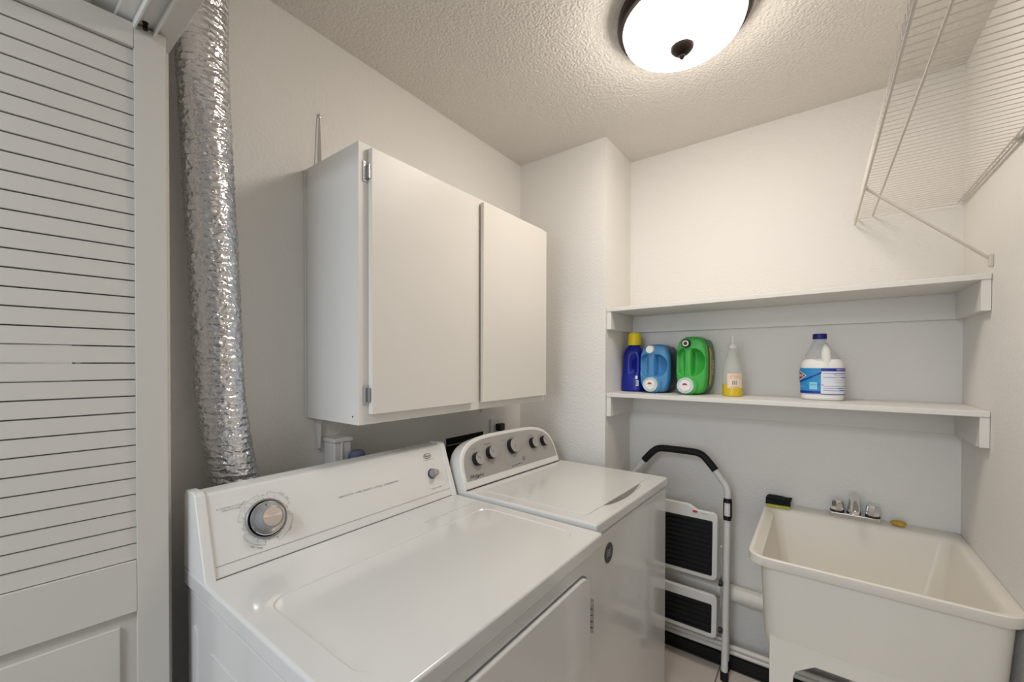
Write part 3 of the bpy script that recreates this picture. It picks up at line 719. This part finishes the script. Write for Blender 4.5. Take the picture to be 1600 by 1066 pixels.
# ------------------------------------------------------------------ utility tub
TX0, TX1, TY0, TY1, TZ = 1.122, 1.7145, 1.502, 2.138, .766
t = thing('utility_sink', 'white moulded plastic utility sink on legs in the right corner', 'sink', ((TX0 + TX1) / 2, (TY0 + TY1) / 2, 0))
def tubmesh():
    mb = MB()
    def ring(x0, x1, y0, y1, r, z, rs=None, n=8):
        return [(x, y, z) for x, y in rrect4(x0, x1, y0, y1, rs or (r, r, r, r), n)]
    def rrect4(u0, u1, v0, v1, rs, n):
        pts = []
        for (sx, sy, a0, r) in ((1, 1, 0, rs[0]), (0, 1, 90, rs[1]), (0, 0, 180, rs[2]), (1, 0, 270, rs[3])):
            cx = u1 - r if sx else u0 + r; cy = v1 - r if sy else v0 + r
            for k in range(n + 1):
                a = R(a0 + 90 * k / n); pts.append((cx + r * math.cos(a), cy + r * math.sin(a)))
        return pts
    rb = (.012, .012, .055, .055)
    L = [
        ring(TX0 + .045, TX1 - .026, TY0 + .045, TY1 - .02, 0, .470, (.03, .03, .05, .05)),
        ring(TX0 + .040, TX1 - .023, TY0 + .038, TY1 - .02, 0, .520, (.03, .03, .05, .05)),
        ring(TX0 + .034, TX1 - .014, TY0 + .022, TY1 - .01, 0, .700, (.02, .02, .05, .05)),
        ring(TX0 + .033, TX1 - .012, TY0 + .020, TY1 - .01, 0, .735, (.02, .02, .05, .05)),
        ring(TX0 + .003, TX1 - .001, TY0 + .003, TY1 - .001, 0, .7355, rb),
        ring(TX0, TX1, TY0, TY1, 0, .739, rb),
        ring(TX0, TX1, TY0, TY1, 0, TZ - .0025, rb),
        ring(TX0 + .0025, TX1 - .003, TY0 + .0025, TY1 - .002, 0, TZ, rb),
        ring(TX0 + .011, TX1 - .028, TY0 + .010, TY1 - .075, 0, TZ, (.03, .03, .05, .05)),
        ring(TX0 + .015, TX1 - .034, TY0 + .014, TY1 - .082, 0, TZ - .004, (.03, .03, .05, .05)),
        ring(TX0 + .036, TX1 - .040, TY0 + .033, TY1 - .087, 0, TZ - .02, (.03, .03, .05, .05)),
        ring(TX0 + .060, TX1 - .075, TY0 + .065, TY1 - .110, 0, .50, (.05, .05, .06, .06)),
        ring(TX0 + .080, TX1 - .095, TY0 + .085, TY1 - .130, 0, .482, (.05, .05, .06, .06)),
    ]
    n = len(L[0]); vs = [p for r_ in L for p in r_]; fs = []
    for i in range(len(L) - 1):
        for k in range(n): fs.append((i * n + k, i * n + (k + 1) % n, (i + 1) * n + (k + 1) % n, (i + 1) * n + k))
    fs.append(tuple((len(L) - 1) * n + k for k in range(n))); fs.append(tuple(range(n - 1, -1, -1)))
    mb.add(vs, fs); return mb
obj('basin', tubmesh(), M['tub'], t, ang=45)
# skirt panels with an arched opening; they run down into the legs
def skirt(pts, fn, d0, d1): return MB().prism(pts, fn, d0, d1, .003, 2)
xa, xb = TX0 + .060, TX1 - .024
legw = .070
sk = [(xa, 0), (xa + legw * .55, 0), (xa + legw * .92, .400), (xa + legw, .418), (xa + .118, .452), (xb - .118, .452), (xb - legw, .418), (xb - legw * .92, .400), (xb - legw * .55, 0), (xb, 0), (xb, .505), (xa, .505)]
obj('leg_panel', skirt(sk, lambda u, v, a: (u, a, v), TY0 + .0405, TY0 + .052), M['tub'], t)
obj('leg_panel', skirt(sk, lambda u, v, a: (u, a, v), TY1 - .090, TY1 - .078), M['tub'], t)
ya, yb_ = TY0 + .040, TY1 - .080
sk2 = [(ya + .0121, 0), (ya + .04, 0), (ya + .065, .40), (ya + .12, .452), (yb_ - .12, .452), (yb_ - .065, .40), (yb_ - .04, 0), (yb_, 0), (yb_, .50), (ya + .012, .50)]
obj('leg_panel', skirt(sk2, lambda u, v, a: (a, u, v), TX0 + .060, TX0 + .072), M['tub'], t)
obj('leg_panel', skirt(sk2, lambda u, v, a: (a, u, v), TX1 - .036, TX1 - .024), M['tub'], t)
obj('drain', MB().lathe([(0, .001), (.035, .001), (.040, .003), (.044, 0)], Matrix.Translation(((TX0 + TX1) / 2, 1.80, .4825)), 32, closed=False), M['chrome'], t)
obj('drain_trap', MB().tube(smooth_path([((TX0 + TX1) / 2, 1.80, .46), ((TX0 + TX1) / 2, 1.80, .24), ((TX0 + TX1) / 2, 1.87, .2), ((TX0 + TX1) / 2, 1.92, .30), ((TX0 + TX1) / 2, 2.05, .32)]), .021, 16), M['pvc'], t)

# faucet on the back ledge
FX, FY = 1.420, 2.090
t = thing('faucet', 'chrome two-handle faucet with faceted knobs on rear ledge of sink', 'faucet', (FX, FY, TZ))
b = MB().prism(rrect(FX - .078, FX + .078, FY - .018, FY + .022, .008), lambda u, v, a: (u, v, a), TZ + .0005, TZ + .020, .004, 3)
obj('base_plate', b, M['chrome'], t)
for s in (-1, 1):
    px = FX + s * .0535
    hb = obj('handle_base', MB().lathe([(0, 0), (.023, 0), (.022, .006), (.013, .008)], Matrix.Translation((px, FY, TZ + .020)), 28, closed=False), M['inkd'], t, label='dark washer under knob')
    hd = []
    m_ = Matrix.Translation((px, FY, TZ + .026)) @ Matrix.Rotation(R(10 * s), 4, 'Z')
    b = MB(); b.lathe([(0, 0), (.0215, 0), (.0225, .006), (.0195, .034), (.0165, .038), (0, .038)], m_, 8)
    obj('knob', b, M['chrome'], t, ang=20)
sp = smooth_path([(FX - .002, FY + .004, TZ + .018), (FX - .002, FY + .004, TZ + .058), (FX - .002, FY - .004, TZ + .084), (FX - .002, FY - .030, TZ + .088), (FX - .002, FY - .075, TZ + .070), (FX - .002, FY - .098, TZ + .050)], 3)
n = len(sp); obj('spout', MB().tube(sp, .012, 20, radii=[.019 - .008 * (i / (n - 1)) for i in range(n)]), M['chrome'], t)
obj('spout_collar', MB().lathe([(0, 0), (.023, 0), (.022, .012), (.018, .018), (0, .018)], Matrix.Translation((FX - .002, FY + .004, TZ + .019)), 28), M['chrome'], t)

# sponge stack, soap
t = thing('sponge', 'dark green scouring sponge with yellow base on left rear corner of sink', 'sponge', (1.165, 2.085, TZ))
b = MB().box(-.042, .042, -.026, .026, .0005, .012, .004, 2).warp(lambda p: Matrix.Translation((1.168, 2.072, TZ)) @ Matrix.Rotation(R(6), 4, 'Z') @ p)
obj('foam', b, M['sponge'], t, label='yellow foam side')
b = MB()
for z0, z1, dx, dy, a in ((.012, .026, .0, .006, 4), (.0262, .036, .004, .014, -5)):
    bm = bmesh.new(); bmesh.ops.create_cube(bm, size=1)
    bmesh.ops.subdivide_edges(bm, edges=bm.edges[:], cuts=6, use_grid_fill=True)
    for v in bm.verts:
        p = v.co; q = Vector((p.x * .086, p.y * .05, (z0 + z1) / 2 + p.z * (z1 - z0)))
        q += Vector((noise.noise(q * 90) * .004, noise.noise(q * 90 + Vector((5, 0, 0))) * .004, noise.noise(q * 60 + Vector((0, 5, 0))) * .003))
        v.co = Matrix.Translation((1.168 + dx, 2.072 + dy, TZ)) @ Matrix.Rotation(R(a), 4, 'Z') @ q
    b.addbm(bm)
obj('scouring_pad', b, M['scour'], t, label='dark green rough pad')
bm = bmesh.new(); bmesh.ops.create_icosphere(bm, subdivisions=3, radius=1)
for v in bm.verts:
    q = v.co.copy(); r_ = 1 + .22 * noise.noise(q * 1.7)
    v.co = Vector((1.548 + q.x * .023 * r_, 2.093 + q.y * .017 * r_, TZ + .0115 + max(-.011, q.z * .011 * r_)))
o = obj('soap_piece', MB().addbm(bm), M['soap'], None, ang=180, loc=(1.548, 2.093, TZ)); tag(o, 'small ochre lump of soap on rear ledge of sink', 'soap')

# ------------------------------------------------------------------ bottles on the lower shelf
ZS = 1.2328
def superell(rx, ry, n=40, p=3.2):
    out = []
    for k in range(n):
        a = 2 * math.pi * k / n; c_, s_ = math.cos(a), math.sin(a)
        out.append((rx * math.copysign(abs(c_) ** (2 / p), c_), ry * math.copysign(abs(s_) ** (2 / p), s_)))
    return out
def loft(sections, cx, cy, z0, n=48, p=3.2, rot=0, defo=None):
    # sections: (z, rx, ry, dx, dy)
    vs = []; fs = []
    for z, rx, ry, dx, dy in sections:
        for x, y in superell(rx, ry, n, p):
            q = Vector((x + dx, y + dy, z))
            if defo: q = defo(q)
            q = Matrix.Rotation(rot, 3, 'Z') @ q
            vs.append((cx + q.x, cy + q.y, z0 + q.z))
    m = len(sections)
    for i in range(m - 1):
        for k in range(n): fs.append((i * n + k, i * n + (k + 1) % n, (i + 1) * n + (k + 1) % n, (i + 1) * n + k))
    fs.append(tuple(range(n - 1, -1, -1))); fs.append(tuple((m - 1) * n + k for k in range(n)))
    return MB().add(vs, fs)
def interp(keys, n):
    out = []
    z0, z1 = keys[0][0], keys[-1][0]
    for i in range(n + 1):
        z = z0 + (z1 - z0) * i / n
        for a, b in zip(keys, keys[1:]):
            if a[0] <= z <= b[0] + 1e-9:
                f = (z - a[0]) / (b[0] - a[0]) if b[0] > a[0] else 0; f = f * f * (3 - 2 * f) * .5 + f * .5
                out.append((z,) + tuple(a[j] + (b[j] - a[j]) * f for j in range(1, 5))); break
    return out
# 1 navy detergent bottle
bx, by = .5525, 2.040
t = thing('detergent_bottle', 'slim navy blue detergent bottle with yellow cap, leftmost on lower shelf', 'bottle', (bx, by, ZS))
def grip(q):
    # pinched vertical hand grip on the front
    if q.y < 0:
        g = math.exp(-((q.x - .012) / .013) ** 2 - ((q.z - .135) / .045) ** 4); q = Vector((q.x, q.y + .020 * g, q.z))
    return q
keys = [(0, .052, .040, 0, 0), (.004, .057, .045, 0, 0), (.05, .058, .046, 0, 0), (.10, .053, .043, .001, 0), (.15, .050, .042, .002, 0), (.19, .048, .040, .002, 0), (.212, .042, .034, .002, 0), (.226, .030, .026, .003, 0), (.232, .024, .024, .004, 0)]
obj('body', loft(interp(keys, 48), bx, by, ZS, 64, 2.8, 0, grip), M['navy'], t, ang=60)
obj('cap', MB().lathe([(0, 0), (.031, 0), (.0325, .004), (.030, .052), (.0275, .058), (.026, .062), (0, .062)], Matrix.Translation((bx + .004, by, ZS + .231)), 32), M['yellow'], t, label='yellow ribbed cap')
mF = frame((bx + .030, by - .0425, ZS + .045), (1, 0, .0), (0, 0, 1))
b = MB(); quad(b, mF, -.010, .010, -.016, .012, .0012); obj('label_patch', b, M['whitecap'], t, label='small white code patch')
b = MB()
for k in range(5): quad(b, mF, -.008 + .0035 * k, -.0065 + .0035 * k, -.013, .008, .0016)
obj('barcode', b, M['inkd'], t)
b = MB(); quad(b, mF, -.006, .006, .018, .034, .0022); obj('label_patch', b, M['whitecap'], t, label='small white mark above code patch')

# 2, 3 press-tap jugs lying on their sides, dispensing end to the front
def jug(cx, y0, y1, w_, h_, colr, sidemat, label, spout_m, ringm, sx_, sz_, cxo, czo, capr, rot=0):
    t = thing('detergent_jug', label, 'detergent', (cx, (y0 + y1) / 2, ZS))
    N = 144; Mz = 44; D = y1 - y0
    cz = ZS + h_ / 2
    vs = []; fs = []
    # heightfield front, wrapped to a rounded body: rings from front centre outwards then back along the depth
    def P(fr, a, depth):
        p = 3.4
        c_, s_ = math.cos(a), math.sin(a)
        x = w_ / 2 * fr * math.copysign(abs(c_) ** (2 / p), c_); z = h_ / 2 * fr * math.copysign(abs(s_) ** (2 / p), s_)
        return x, z
    rings = [(.01, 0)] + [(f / 44, 0) for f in range(1, 39)] + [(.91, .002), (.95, .007), (.98, .015), (1, .03), (1.0, .06), (1.0, D * .6), (.99, D * .8), (.95, D * .95), (.88, D), (.5, D), (.02, D)]
    for fr, dep in rings:
        for k in range(N):
            a = 2 * math.pi * k / N
            x, z = P(fr, a, dep)
            y = y0 + dep
            if dep < .01:
                y -= .012 * (1 - fr * fr)
                zz_ = (z - h_ * .06) / (h_ * .235)
                lim = max(0.0, 1 - zz_ * zz_) ** .5
                # right scoop: straight wall beside the grip, round outline on the far side
                xr = (x - w_ * .045) / (w_ * .40 * lim + 1e-4)
                s1_ = 1 / (1 + math.exp(-xr * 22)) * (max(0.0, 1 - max(0, xr) ** 2.2)) ** .7 if lim > .02 and xr < 1 else 0
                xl = (-x - w_ * .21) / (w_ * .30 * lim + 1e-4)
                s2_ = 1 / (1 + math.exp(-xl * 16)) * (max(0.0, 1 - max(0, xl) ** 2.2)) ** .7 if lim > .02 and xl < 1 else 0
                y += (.042 * s1_ + .030 * s2_) * min(1, lim * 1.6)
            vs.append((cx + x, y, cz + z))
    for i in range(len(rings) - 1):
        for k in range(N): fs.append((i * N + k, i * N + (k + 1) % N, (i + 1) * N + (k + 1) % N, (i + 1) * N + k))
    fs.append(tuple(range(N - 1, -1, -1))); fs.append(tuple((len(rings) - 1) * N + k for k in range(N)))
    obj('body', MB().add(vs, fs), colr, t, ang=70)
    # boss that carries the dispensing cap
    bx_, bz_ = cx + cxo, ZS + czo
    obj('boss', MB().lathe([(capr * 1.25, -.0), (capr * 1.2, .022), (capr * 1.02, .028), (0, .028)], frame((bx_ + .008, y0 + .012, bz_), (1, 0, 0), (0, 0, 1)), 40, closed=False), colr, t)
    cp = obj('measuring_cap', MB().lathe([(0, 0), (capr, 0), (capr * 1.04, .004), (capr, .020), (capr * .93, .0205), (capr * .90, .016), (0, .016)], frame((bx_, y0 - .010, bz_), (1, 0, 0), (0, 0, 1)), 48, closed=False), M['clearcap'], t, label='frosted round measuring cap')
    obj('cap_disc', MB().lathe([(capr * .72, .0158), (capr * .70, .0215), (capr * .66, .0222), (0, .0218)], frame((bx_, y0 - .010, bz_), (1, 0, 0), (0, 0, 1)), 40, closed=False), M['whitecap'], cp, label='white disc in the cap')
    m_ = frame((bx_, y0 - .010, bz_), (1, 0, 0), (0, 0, 1))
    b = MB(); arc_strip(b, m_, 0, 0, capr * .10, capr * .32, 15, 165, .0228, 12); obj('cap_mark', b, M['inkr'], cp, label='small dark red arc mark')
    # upper spout
    m_ = frame((cx + sx_, y0 - .012, ZS + sz_), (1, 0, 0), (0, 0, 1))
    s_ = obj('spout', MB().lathe([(.0, -.02), (.0195, -.02), (.0185, .010), (.0165, .013), (0, .013)], m_, 32, closed=False), spout_m, t, label='round spout with ring' if ringm else 'white round spout cap')
    if ringm:
        obj('ring', MB().lathe([(.0135, .0128), (.0125, .0148), (.0085, .0148), (.008, .0128)], m_, 28, closed=False), M['whitecap'], s_, label='white inner ring')
        obj('nozzle', MB().lathe([(.0078, .0130), (.007, .0165), (0, .0165)], m_, 20, closed=False), mat('dark red nozzle', (70, 18, 26), .5), s_, label='dark red nozzle')
    return t
j1 = jug(.678, 1.965, 2.125, .142, .232, M['sky'], M['navydark'], 'mid blue detergent jug with white spout between navy and green containers', M['whitecap'], False, -.014, .206, -.010, .041, .033)
# dark label wrapped on its right side
def sidelabel(j, cx, y0, y1, w_, h_, m, f=.80, grow=.0012):
    # follows the superelliptic right flank
    vs = []; fs = []; p = 3.4; n = 20
    for k in range(n + 1):
        a = R(-56 + 112 * k / n); c_, s_ = math.cos(a), math.sin(a)
        x = (w_ / 2 + grow) * abs(c_) ** (2 / p); z = (h_ / 2 + grow) * math.copysign(abs(s_) ** (2 / p), s_)
        vs += [(cx + x, y0, ZS + h_ / 2 + z), (cx + x, y1, ZS + h_ / 2 + z)]
    for k in range(n): fs.append((2 * k, 2 * k + 1, 2 * k + 3, 2 * k + 2))
    return MB().add(vs, fs)
obj('side_label', sidelabel(j1, .678, 1.990, 2.11, .142, .232, None), M['navydark'], j1, label='dark navy side label')
j2 = jug(.845, 1.955, 2.125, .134, .262, M['green'], M['dgreen'], 'bright green detergent jug with black-ringed spout on lower shelf', M['black'], True, -.018, .230, -.018, .042, .0345)
obj('side_label', sidelabel(j2, .845, 1.985, 2.11, .134, .262, None), M['dgreen'], j2, label='dark green side label')
b = MB()
flank = sidelabel(j2, .845, 1.992, 2.024, .134, .262, None, grow=.0020)
zc0 = ZS + .131
fx = lambda z: .845 + (.067 + .0022) * (max(0.0, 1 - (abs(z - zc0) / .1332) ** 3.4)) ** (1 / 3.4)
def vtext(s, size, y, z, m, par, bold=0, lab=None):
    q = text_mb(s, size, lambda x, yy: Vector((fx(z + x), y + -yy * 1.0, z + x)), res=1, bold=bold); return obj('lettering', q, m, par, label=lab)
vs = []; fs = []
n = 18
for k in range(n + 1):
    z = zc0 - .085 + .165 * k / n; vs += [(fx(z) + .0002, 1.996 + .003 * math.sin(k * 2.1), z), (fx(z) + .0002, 2.030 + .004 * math.sin(k * 1.3), z)]
for k in range(n): fs.append((2 * k, 2 * k + 1, 2 * k + 3, 2 * k + 2))
obj('label_band', MB().add(vs, fs), M['orange'], j2, label='orange yellow band of label')
vtext('ORIGINAL', .022, 2.013, zc0 + .0, mat('lime print', (190, 220, 60), .5), j2, .0008, 'lime lettering on orange band')
vs = []; fs = []
for k in range(n + 1):
    z = zc0 - .095 + .16 * k / n; vs += [(fx(z) + .0001, 2.036, z), (fx(z) + .0001, 2.042, z)]
for k in range(n): fs.append((2 * k, 2 * k + 1, 2 * k + 3, 2 * k + 2))
obj('label_edge', MB().add(vs, fs), M['whitecap'], j2, label='white stripe of label')
vtext('Gain', .040, 2.066, zc0 - .01, M['whitecap'], j2, .0005, 'white lettering')

# 4 clear squeeze bottle
bx, by = 1.0045, 2.0
t = thing('squeeze_bottle', 'clear nozzle bottle one third full of yellow liquid on lower shelf', 'bottle', (bx, by, ZS))
mB = Matrix.Translation((bx, by, ZS))
obj('body', MB().lathe([(0, 0), (.036, 0), (.0385, .003), (.0385, .108), (.036, .120), (.024, .172), (.0165, .198), (.016, .212)], mB, 48, closed=False), M['clear'], t)
obj('liquid', MB().lathe([(0, -.0), (.0362, .0), (.0389, .003), (.0389, .050), (0, .050)], mB, 40, closed=False), M['liquid'], t, label='yellow liquid')
obj('nozzle_cap', MB().lathe([(.018, .206), (.0185, .209), (.0185, .220), (.012, .2215), (.0095, .226), (.0065, .245), (.0055, .2615), (0, .262)], mB, 32, closed=False), M['whitecap'], t, label='frosted white nozzle cap')
def cylpatch(r, a0, a1, z0, z1, cx, cy, n=20):
    vs = []; fs = []
    for k in range(n + 1):
        a = R(a0 + (a1 - a0) * k / n); vs += [(cx + r * math.cos(a), cy + r * math.sin(a), z0), (cx + r * math.cos(a), cy + r * math.sin(a), z1)]
    for k in range(n): fs.append((2 * k, 2 * k + 1, 2 * k + 3, 2 * k + 2))
    return MB().add(vs, fs)
M['palelabel'] = mat('pale sheer label', (232, 214, 190), .5)
lb = obj('label_sheet', cylpatch(.0394, -112, -18, ZS + .036, ZS + .098, bx, by), M['palelabel'], t, label='pale peach label')
def ctext(s, size, r, a, z, cx, cy, m, par, bold=0, lab=None):
    q = text_mb(s, size, lambda x, y: Vector((cx + r * math.cos(R(a) + x / r), cy + r * math.sin(R(a) + x / r), z + y)), res=1, bold=bold)
    return obj('lettering', q, m, par, label=lab)
ctext('SPRAY', .015, .0398, -66, ZS + .086, bx, by, mat('faded red print', (222, 150, 128), .5), lb, 0, 'faded red lettering')
ctext('ALL PURPOSE', .008, .0398, -66, ZS + .077, bx, by, M['orange'], lb, 0, 'orange lettering')
ctext('CLEANER', .008, .0398, -66, ZS + .041, bx, by, M['orange'], lb, .0002, 'orange lettering')
obj('barcode_patch', cylpatch(.0396, -85, -52, ZS + .048, ZS + .070, bx, by, 8), M['whitecap'], lb, label='white barcode patch')
b = MB()
for k in range(8):
    q = cylpatch(.0399, -83 + k * 3.7, -83 + k * 3.7 + (1.2 if k % 3 else 2.4), ZS + .050, ZS + .068, bx, by, 2); b.add(q.v, q.f)
obj('barcode', b, M['inkd'], lb)

# 5 bleach jug
bx, by = 1.314, 2.012
t = thing('bleach_jug', 'white bleach jug with dark blue cap and blue label, right on lower shelf', 'bottle', (bx, by, ZS))
keysw = [(0, .060, .042, 0, 0), (.004, .0665, .0485, 0, 0), (.12, .0685, .0505, 0, 0), (.140, .067, .049, 0, 0), (.155, .061, .045, 0, 0), (.158, .059, .043, 0, 0)]
obj('body', loft(interp(keysw, 24), bx, by, ZS, 56, 2.7), M['bleach'], t, ang=60)
keysc = [(.150, .0635, .0465, 0, 0), (.175, .050, .038, -.004, 0), (.205, .033, .029, -.006, 0), (.225, .022, .022, -.008, 0), (.238, .019, .019, -.008, 0)]
obj('shoulder', loft(interp(keysc, 14), bx, by, ZS, 56, 2.3), M['clearbleach'], t, label='translucent shoulder', ang=60)
hp_ = [(bx + .013 - .004 * (k / 12) ** 2, by - .026 - .009 * math.sin(math.pi * k / 12) - .002 * (k / 12), ZS + .118 + .097 * k / 12) for k in range(13)]
hr_ = [.022, .022, .0205, .0175, .016, .016, .016, .0158, .0155, .0148, .013, .009, .002]
obj('handle', MB().tube(hp_, .014, 22, radii=hr_), M['bleach'], t)
obj('cap', MB().lathe([(0, 0), (.0225, 0), (.0232, .002), (.0228, .018), (.0215, .0205), (0, .021)], Matrix.Translation((bx - .008, by, ZS + .237)), 32), M['bluecap'], t, label='dark blue screw cap')
# label that wraps the body, printed in patches
def spoint(u, z, grow=.0006, p=2.7):
    # u: angle in degrees round the superelliptic body
    rx, ry = .0680 + grow + .0012 * (z > .06), .0502 + grow + .0008 * (z > .06)
    a = R(u); c_, s_ = math.cos(a), math.sin(a)
    return Vector((bx + rx * math.copysign(abs(c_) ** (2 / p), c_), by + ry * math.copysign(abs(s_) ** (2 / p), s_), ZS + z))
def spatch(u0, u1, z0, z1, grow, n=24):
    vs = []; fs = []
    for k in range(n + 1):
        u = u0 + (u1 - u0) * k / n; vs += [spoint(u, z0, grow), spoint(u, z1, grow)]
    for k in range(n): fs.append((2 * k, 2 * k + 1, 2 * k + 3, 2 * k + 2))
    return MB().add(vs, fs)
M['lblue'] = mat('label blue', (36, 138, 200), .4); M['dblue'] = mat('label dark blue', (16, 44, 150), .4); M['lwhite'] = mat('label white', (222, 224, 232), .4); M['cyan'] = mat('label pale cyan', (140, 205, 230), .4)
L0, L1, LM = -190, 10, -91
lab = obj('label_wrap', spatch(L0, LM, .026, .124, .0014, 40), M['lblue'], t, label='blue wraparound label')
obj('label_text_panel', spatch(LM, L1, .026, .112, .0014, 30), M['lwhite'], lab, label='pale text panel')
b = spatch(LM, L1, .112, .124, .0014, 30); q = spatch(L0, LM, .026, .036, .0018, 30); b.add(q.v, q.f); q = spatch(LM, L1, .024, .0265, .0018, 30); b.add(q.v, q.f)
# diagonal dark band, straight as seen from the front
def uof(xf, p=2.7): return -90 + math.degrees(math.asin(math.copysign(min(1, abs(xf)) ** 1.0, xf))) if False else -math.degrees(math.acos(math.copysign(min(1, abs(xf)) ** (p / 2), xf)))
vs = []; fs = []
xm_ = .10
for k in range(25):
    xf = -.995 + (.995 - .02) * k / 24; z = .070 + .038 * k / 24; vs += [spoint(uof(xf), z - .0035, .0020), spoint(uof(xf), z + .0025, .0020)]
for k in range(24): fs.append((2 * k, 2 * k + 1, 2 * k + 3, 2 * k + 2))
b.add(vs, fs); obj('label_bands', b, M['dblue'], lab, label='dark blue bands')['kind'] = 'stuff'
b = MB()
for z in (.1035, .0885, .0545, .0465, .0385):
    q = spatch(LM + 2, L1 - 12, z, z + .0012, .0018, 16); b.add(q.v, q.f)
for z, u0, u1 in ((.103, -66, -20), (.088, -40, -10), (.0465, -52, -30), (.0385, -48, -22), (.0545, -30, -8)):
    q = spatch(u0, u1, z, z + .0024, .0020, 8); b.add(q.v, q.f)
obj('print_lines', b, M['dblue'], lab)['kind'] = 'stuff'
b = spatch(-117, -97, .042, .070, .0018, 8)
obj('label_patch', b, M['cyan'], lab, label='pale cyan text patch')
def stext(s, size, u, z, m, par, grow=.0022, bold=0, lab_=None, p=2.7):
    # arc-length parametrised approximation
    q = text_mb(s, size, lambda x, y: spoint(u + x * 900, z + y, grow), res=1, bold=bold); return obj('lettering', q, m, par, label=lab_)
def diamond(u0, u1, zc_, hh, grow):
    vs = []; fs = []; n = 22
    for k in range(n + 1):
        u = u0 + (u1 - u0) * k / n; f = (1 - (k / n) ** 1.3); h = hh * f ** .8 + .0002
        vs += [spoint(u, zc_ - h, grow), spoint(u, zc_ + h, grow)]
    for k in range(n): fs.append((2 * k, 2 * k + 1, 2 * k + 3, 2 * k + 2))
    return MB().add(vs, fs)
em = obj('emblem', diamond(-200, -127, .0945, .028, .0023), M['lwhite'], lab, label='white and red diamond emblem')
obj('emblem_field', diamond(-200, -131, .0945, .0235, .0027), mat('emblem red', (150, 24, 60), .4), em)
stext('CLOROX', .013, -163, .0945, M['lwhite'], em, .0032, .0005, 'white lettering')
stext('BLEACH', .0075, -150, .052, M['lwhite'], lab, .0024, 0, 'white lettering')
stext('Disinfecting', .006, -101, .061, M['dblue'], lab, .0024)
stext('DIRECTIONS', .007, -42, .1180, M['lwhite'], lab, .0024, .0001, 'white lettering')
stext('kills germs and viruses', .0055, -45, .0975, M['ink'], lab, .0024); stext('one half cup per gallon', .0055, -45, .080, M['ink'], lab, .0024); stext('rinse and let air dry', .0055, -45, .070, M['ink'], lab, .0024)

# ------------------------------------------------------------------ wire shelf on the right wall
WZ = 1.956; xw, xf = 1.709, 1.4165; ya_, yb2 = .42, 2.128
t = thing('wire_shelf', 'white vinyl-coated wire shelf high on the right wall', 'shelf', (1.56, 1.3, 1.9))
def rail(x, z, r=.0030, y0=ya_, y1=yb2, lab=None): return obj('rail', MB().tube([(x, y0, z), (x, y1, z)], r, 10), M['wire'], t, label=lab)
rail(xf, WZ - .003); rail(xf - .001, WZ - .030); rail(xf + .052, WZ - .0045); rail(xw - .010, WZ - .0045); rail(xw, WZ - .0045, .0028)
cw = None; k = 0
y = yb2
while y > ya_:
    if cw is None:
        cw = obj('cross_wire', MB().tube([(xw, y, WZ), (xf - .001, y, WZ), (xf - .0042, y, WZ - .0035), (xf - .0042, y, WZ - .030)], .00125, 6), M['wire'], t)
        clone_y0 = y
    else: clone(cw, t, (0, y - clone_y0, 0))
    y -= .0248
for yy in (1.80, .75):
    br = obj('brace', MB().tube([(xf + .002, yy - .03, WZ - .008), (xf + .008, yy - .03, WZ - .012), (1.712, yy + .03, 1.685)], .0042, 12), M['wire'], t, label='diagonal support brace')
    obj('anchor', MB().box(1.706, 1.7153, yy + .022, yy + .038, 1.665, 1.700, .002, 2), M['wire'], br)
    obj('clip', MB().box(xf - .006, xf + .012, yy - .037, yy - .023, WZ - .013, WZ - .002, .002, 2), M['wire'], br)
for yy in (1.62, .95):
    obj('wall_clip', MB().box(1.700, 1.7153, yy - .008, yy + .008, WZ - .012, WZ + .004, .003, 2), M['wire'], t)
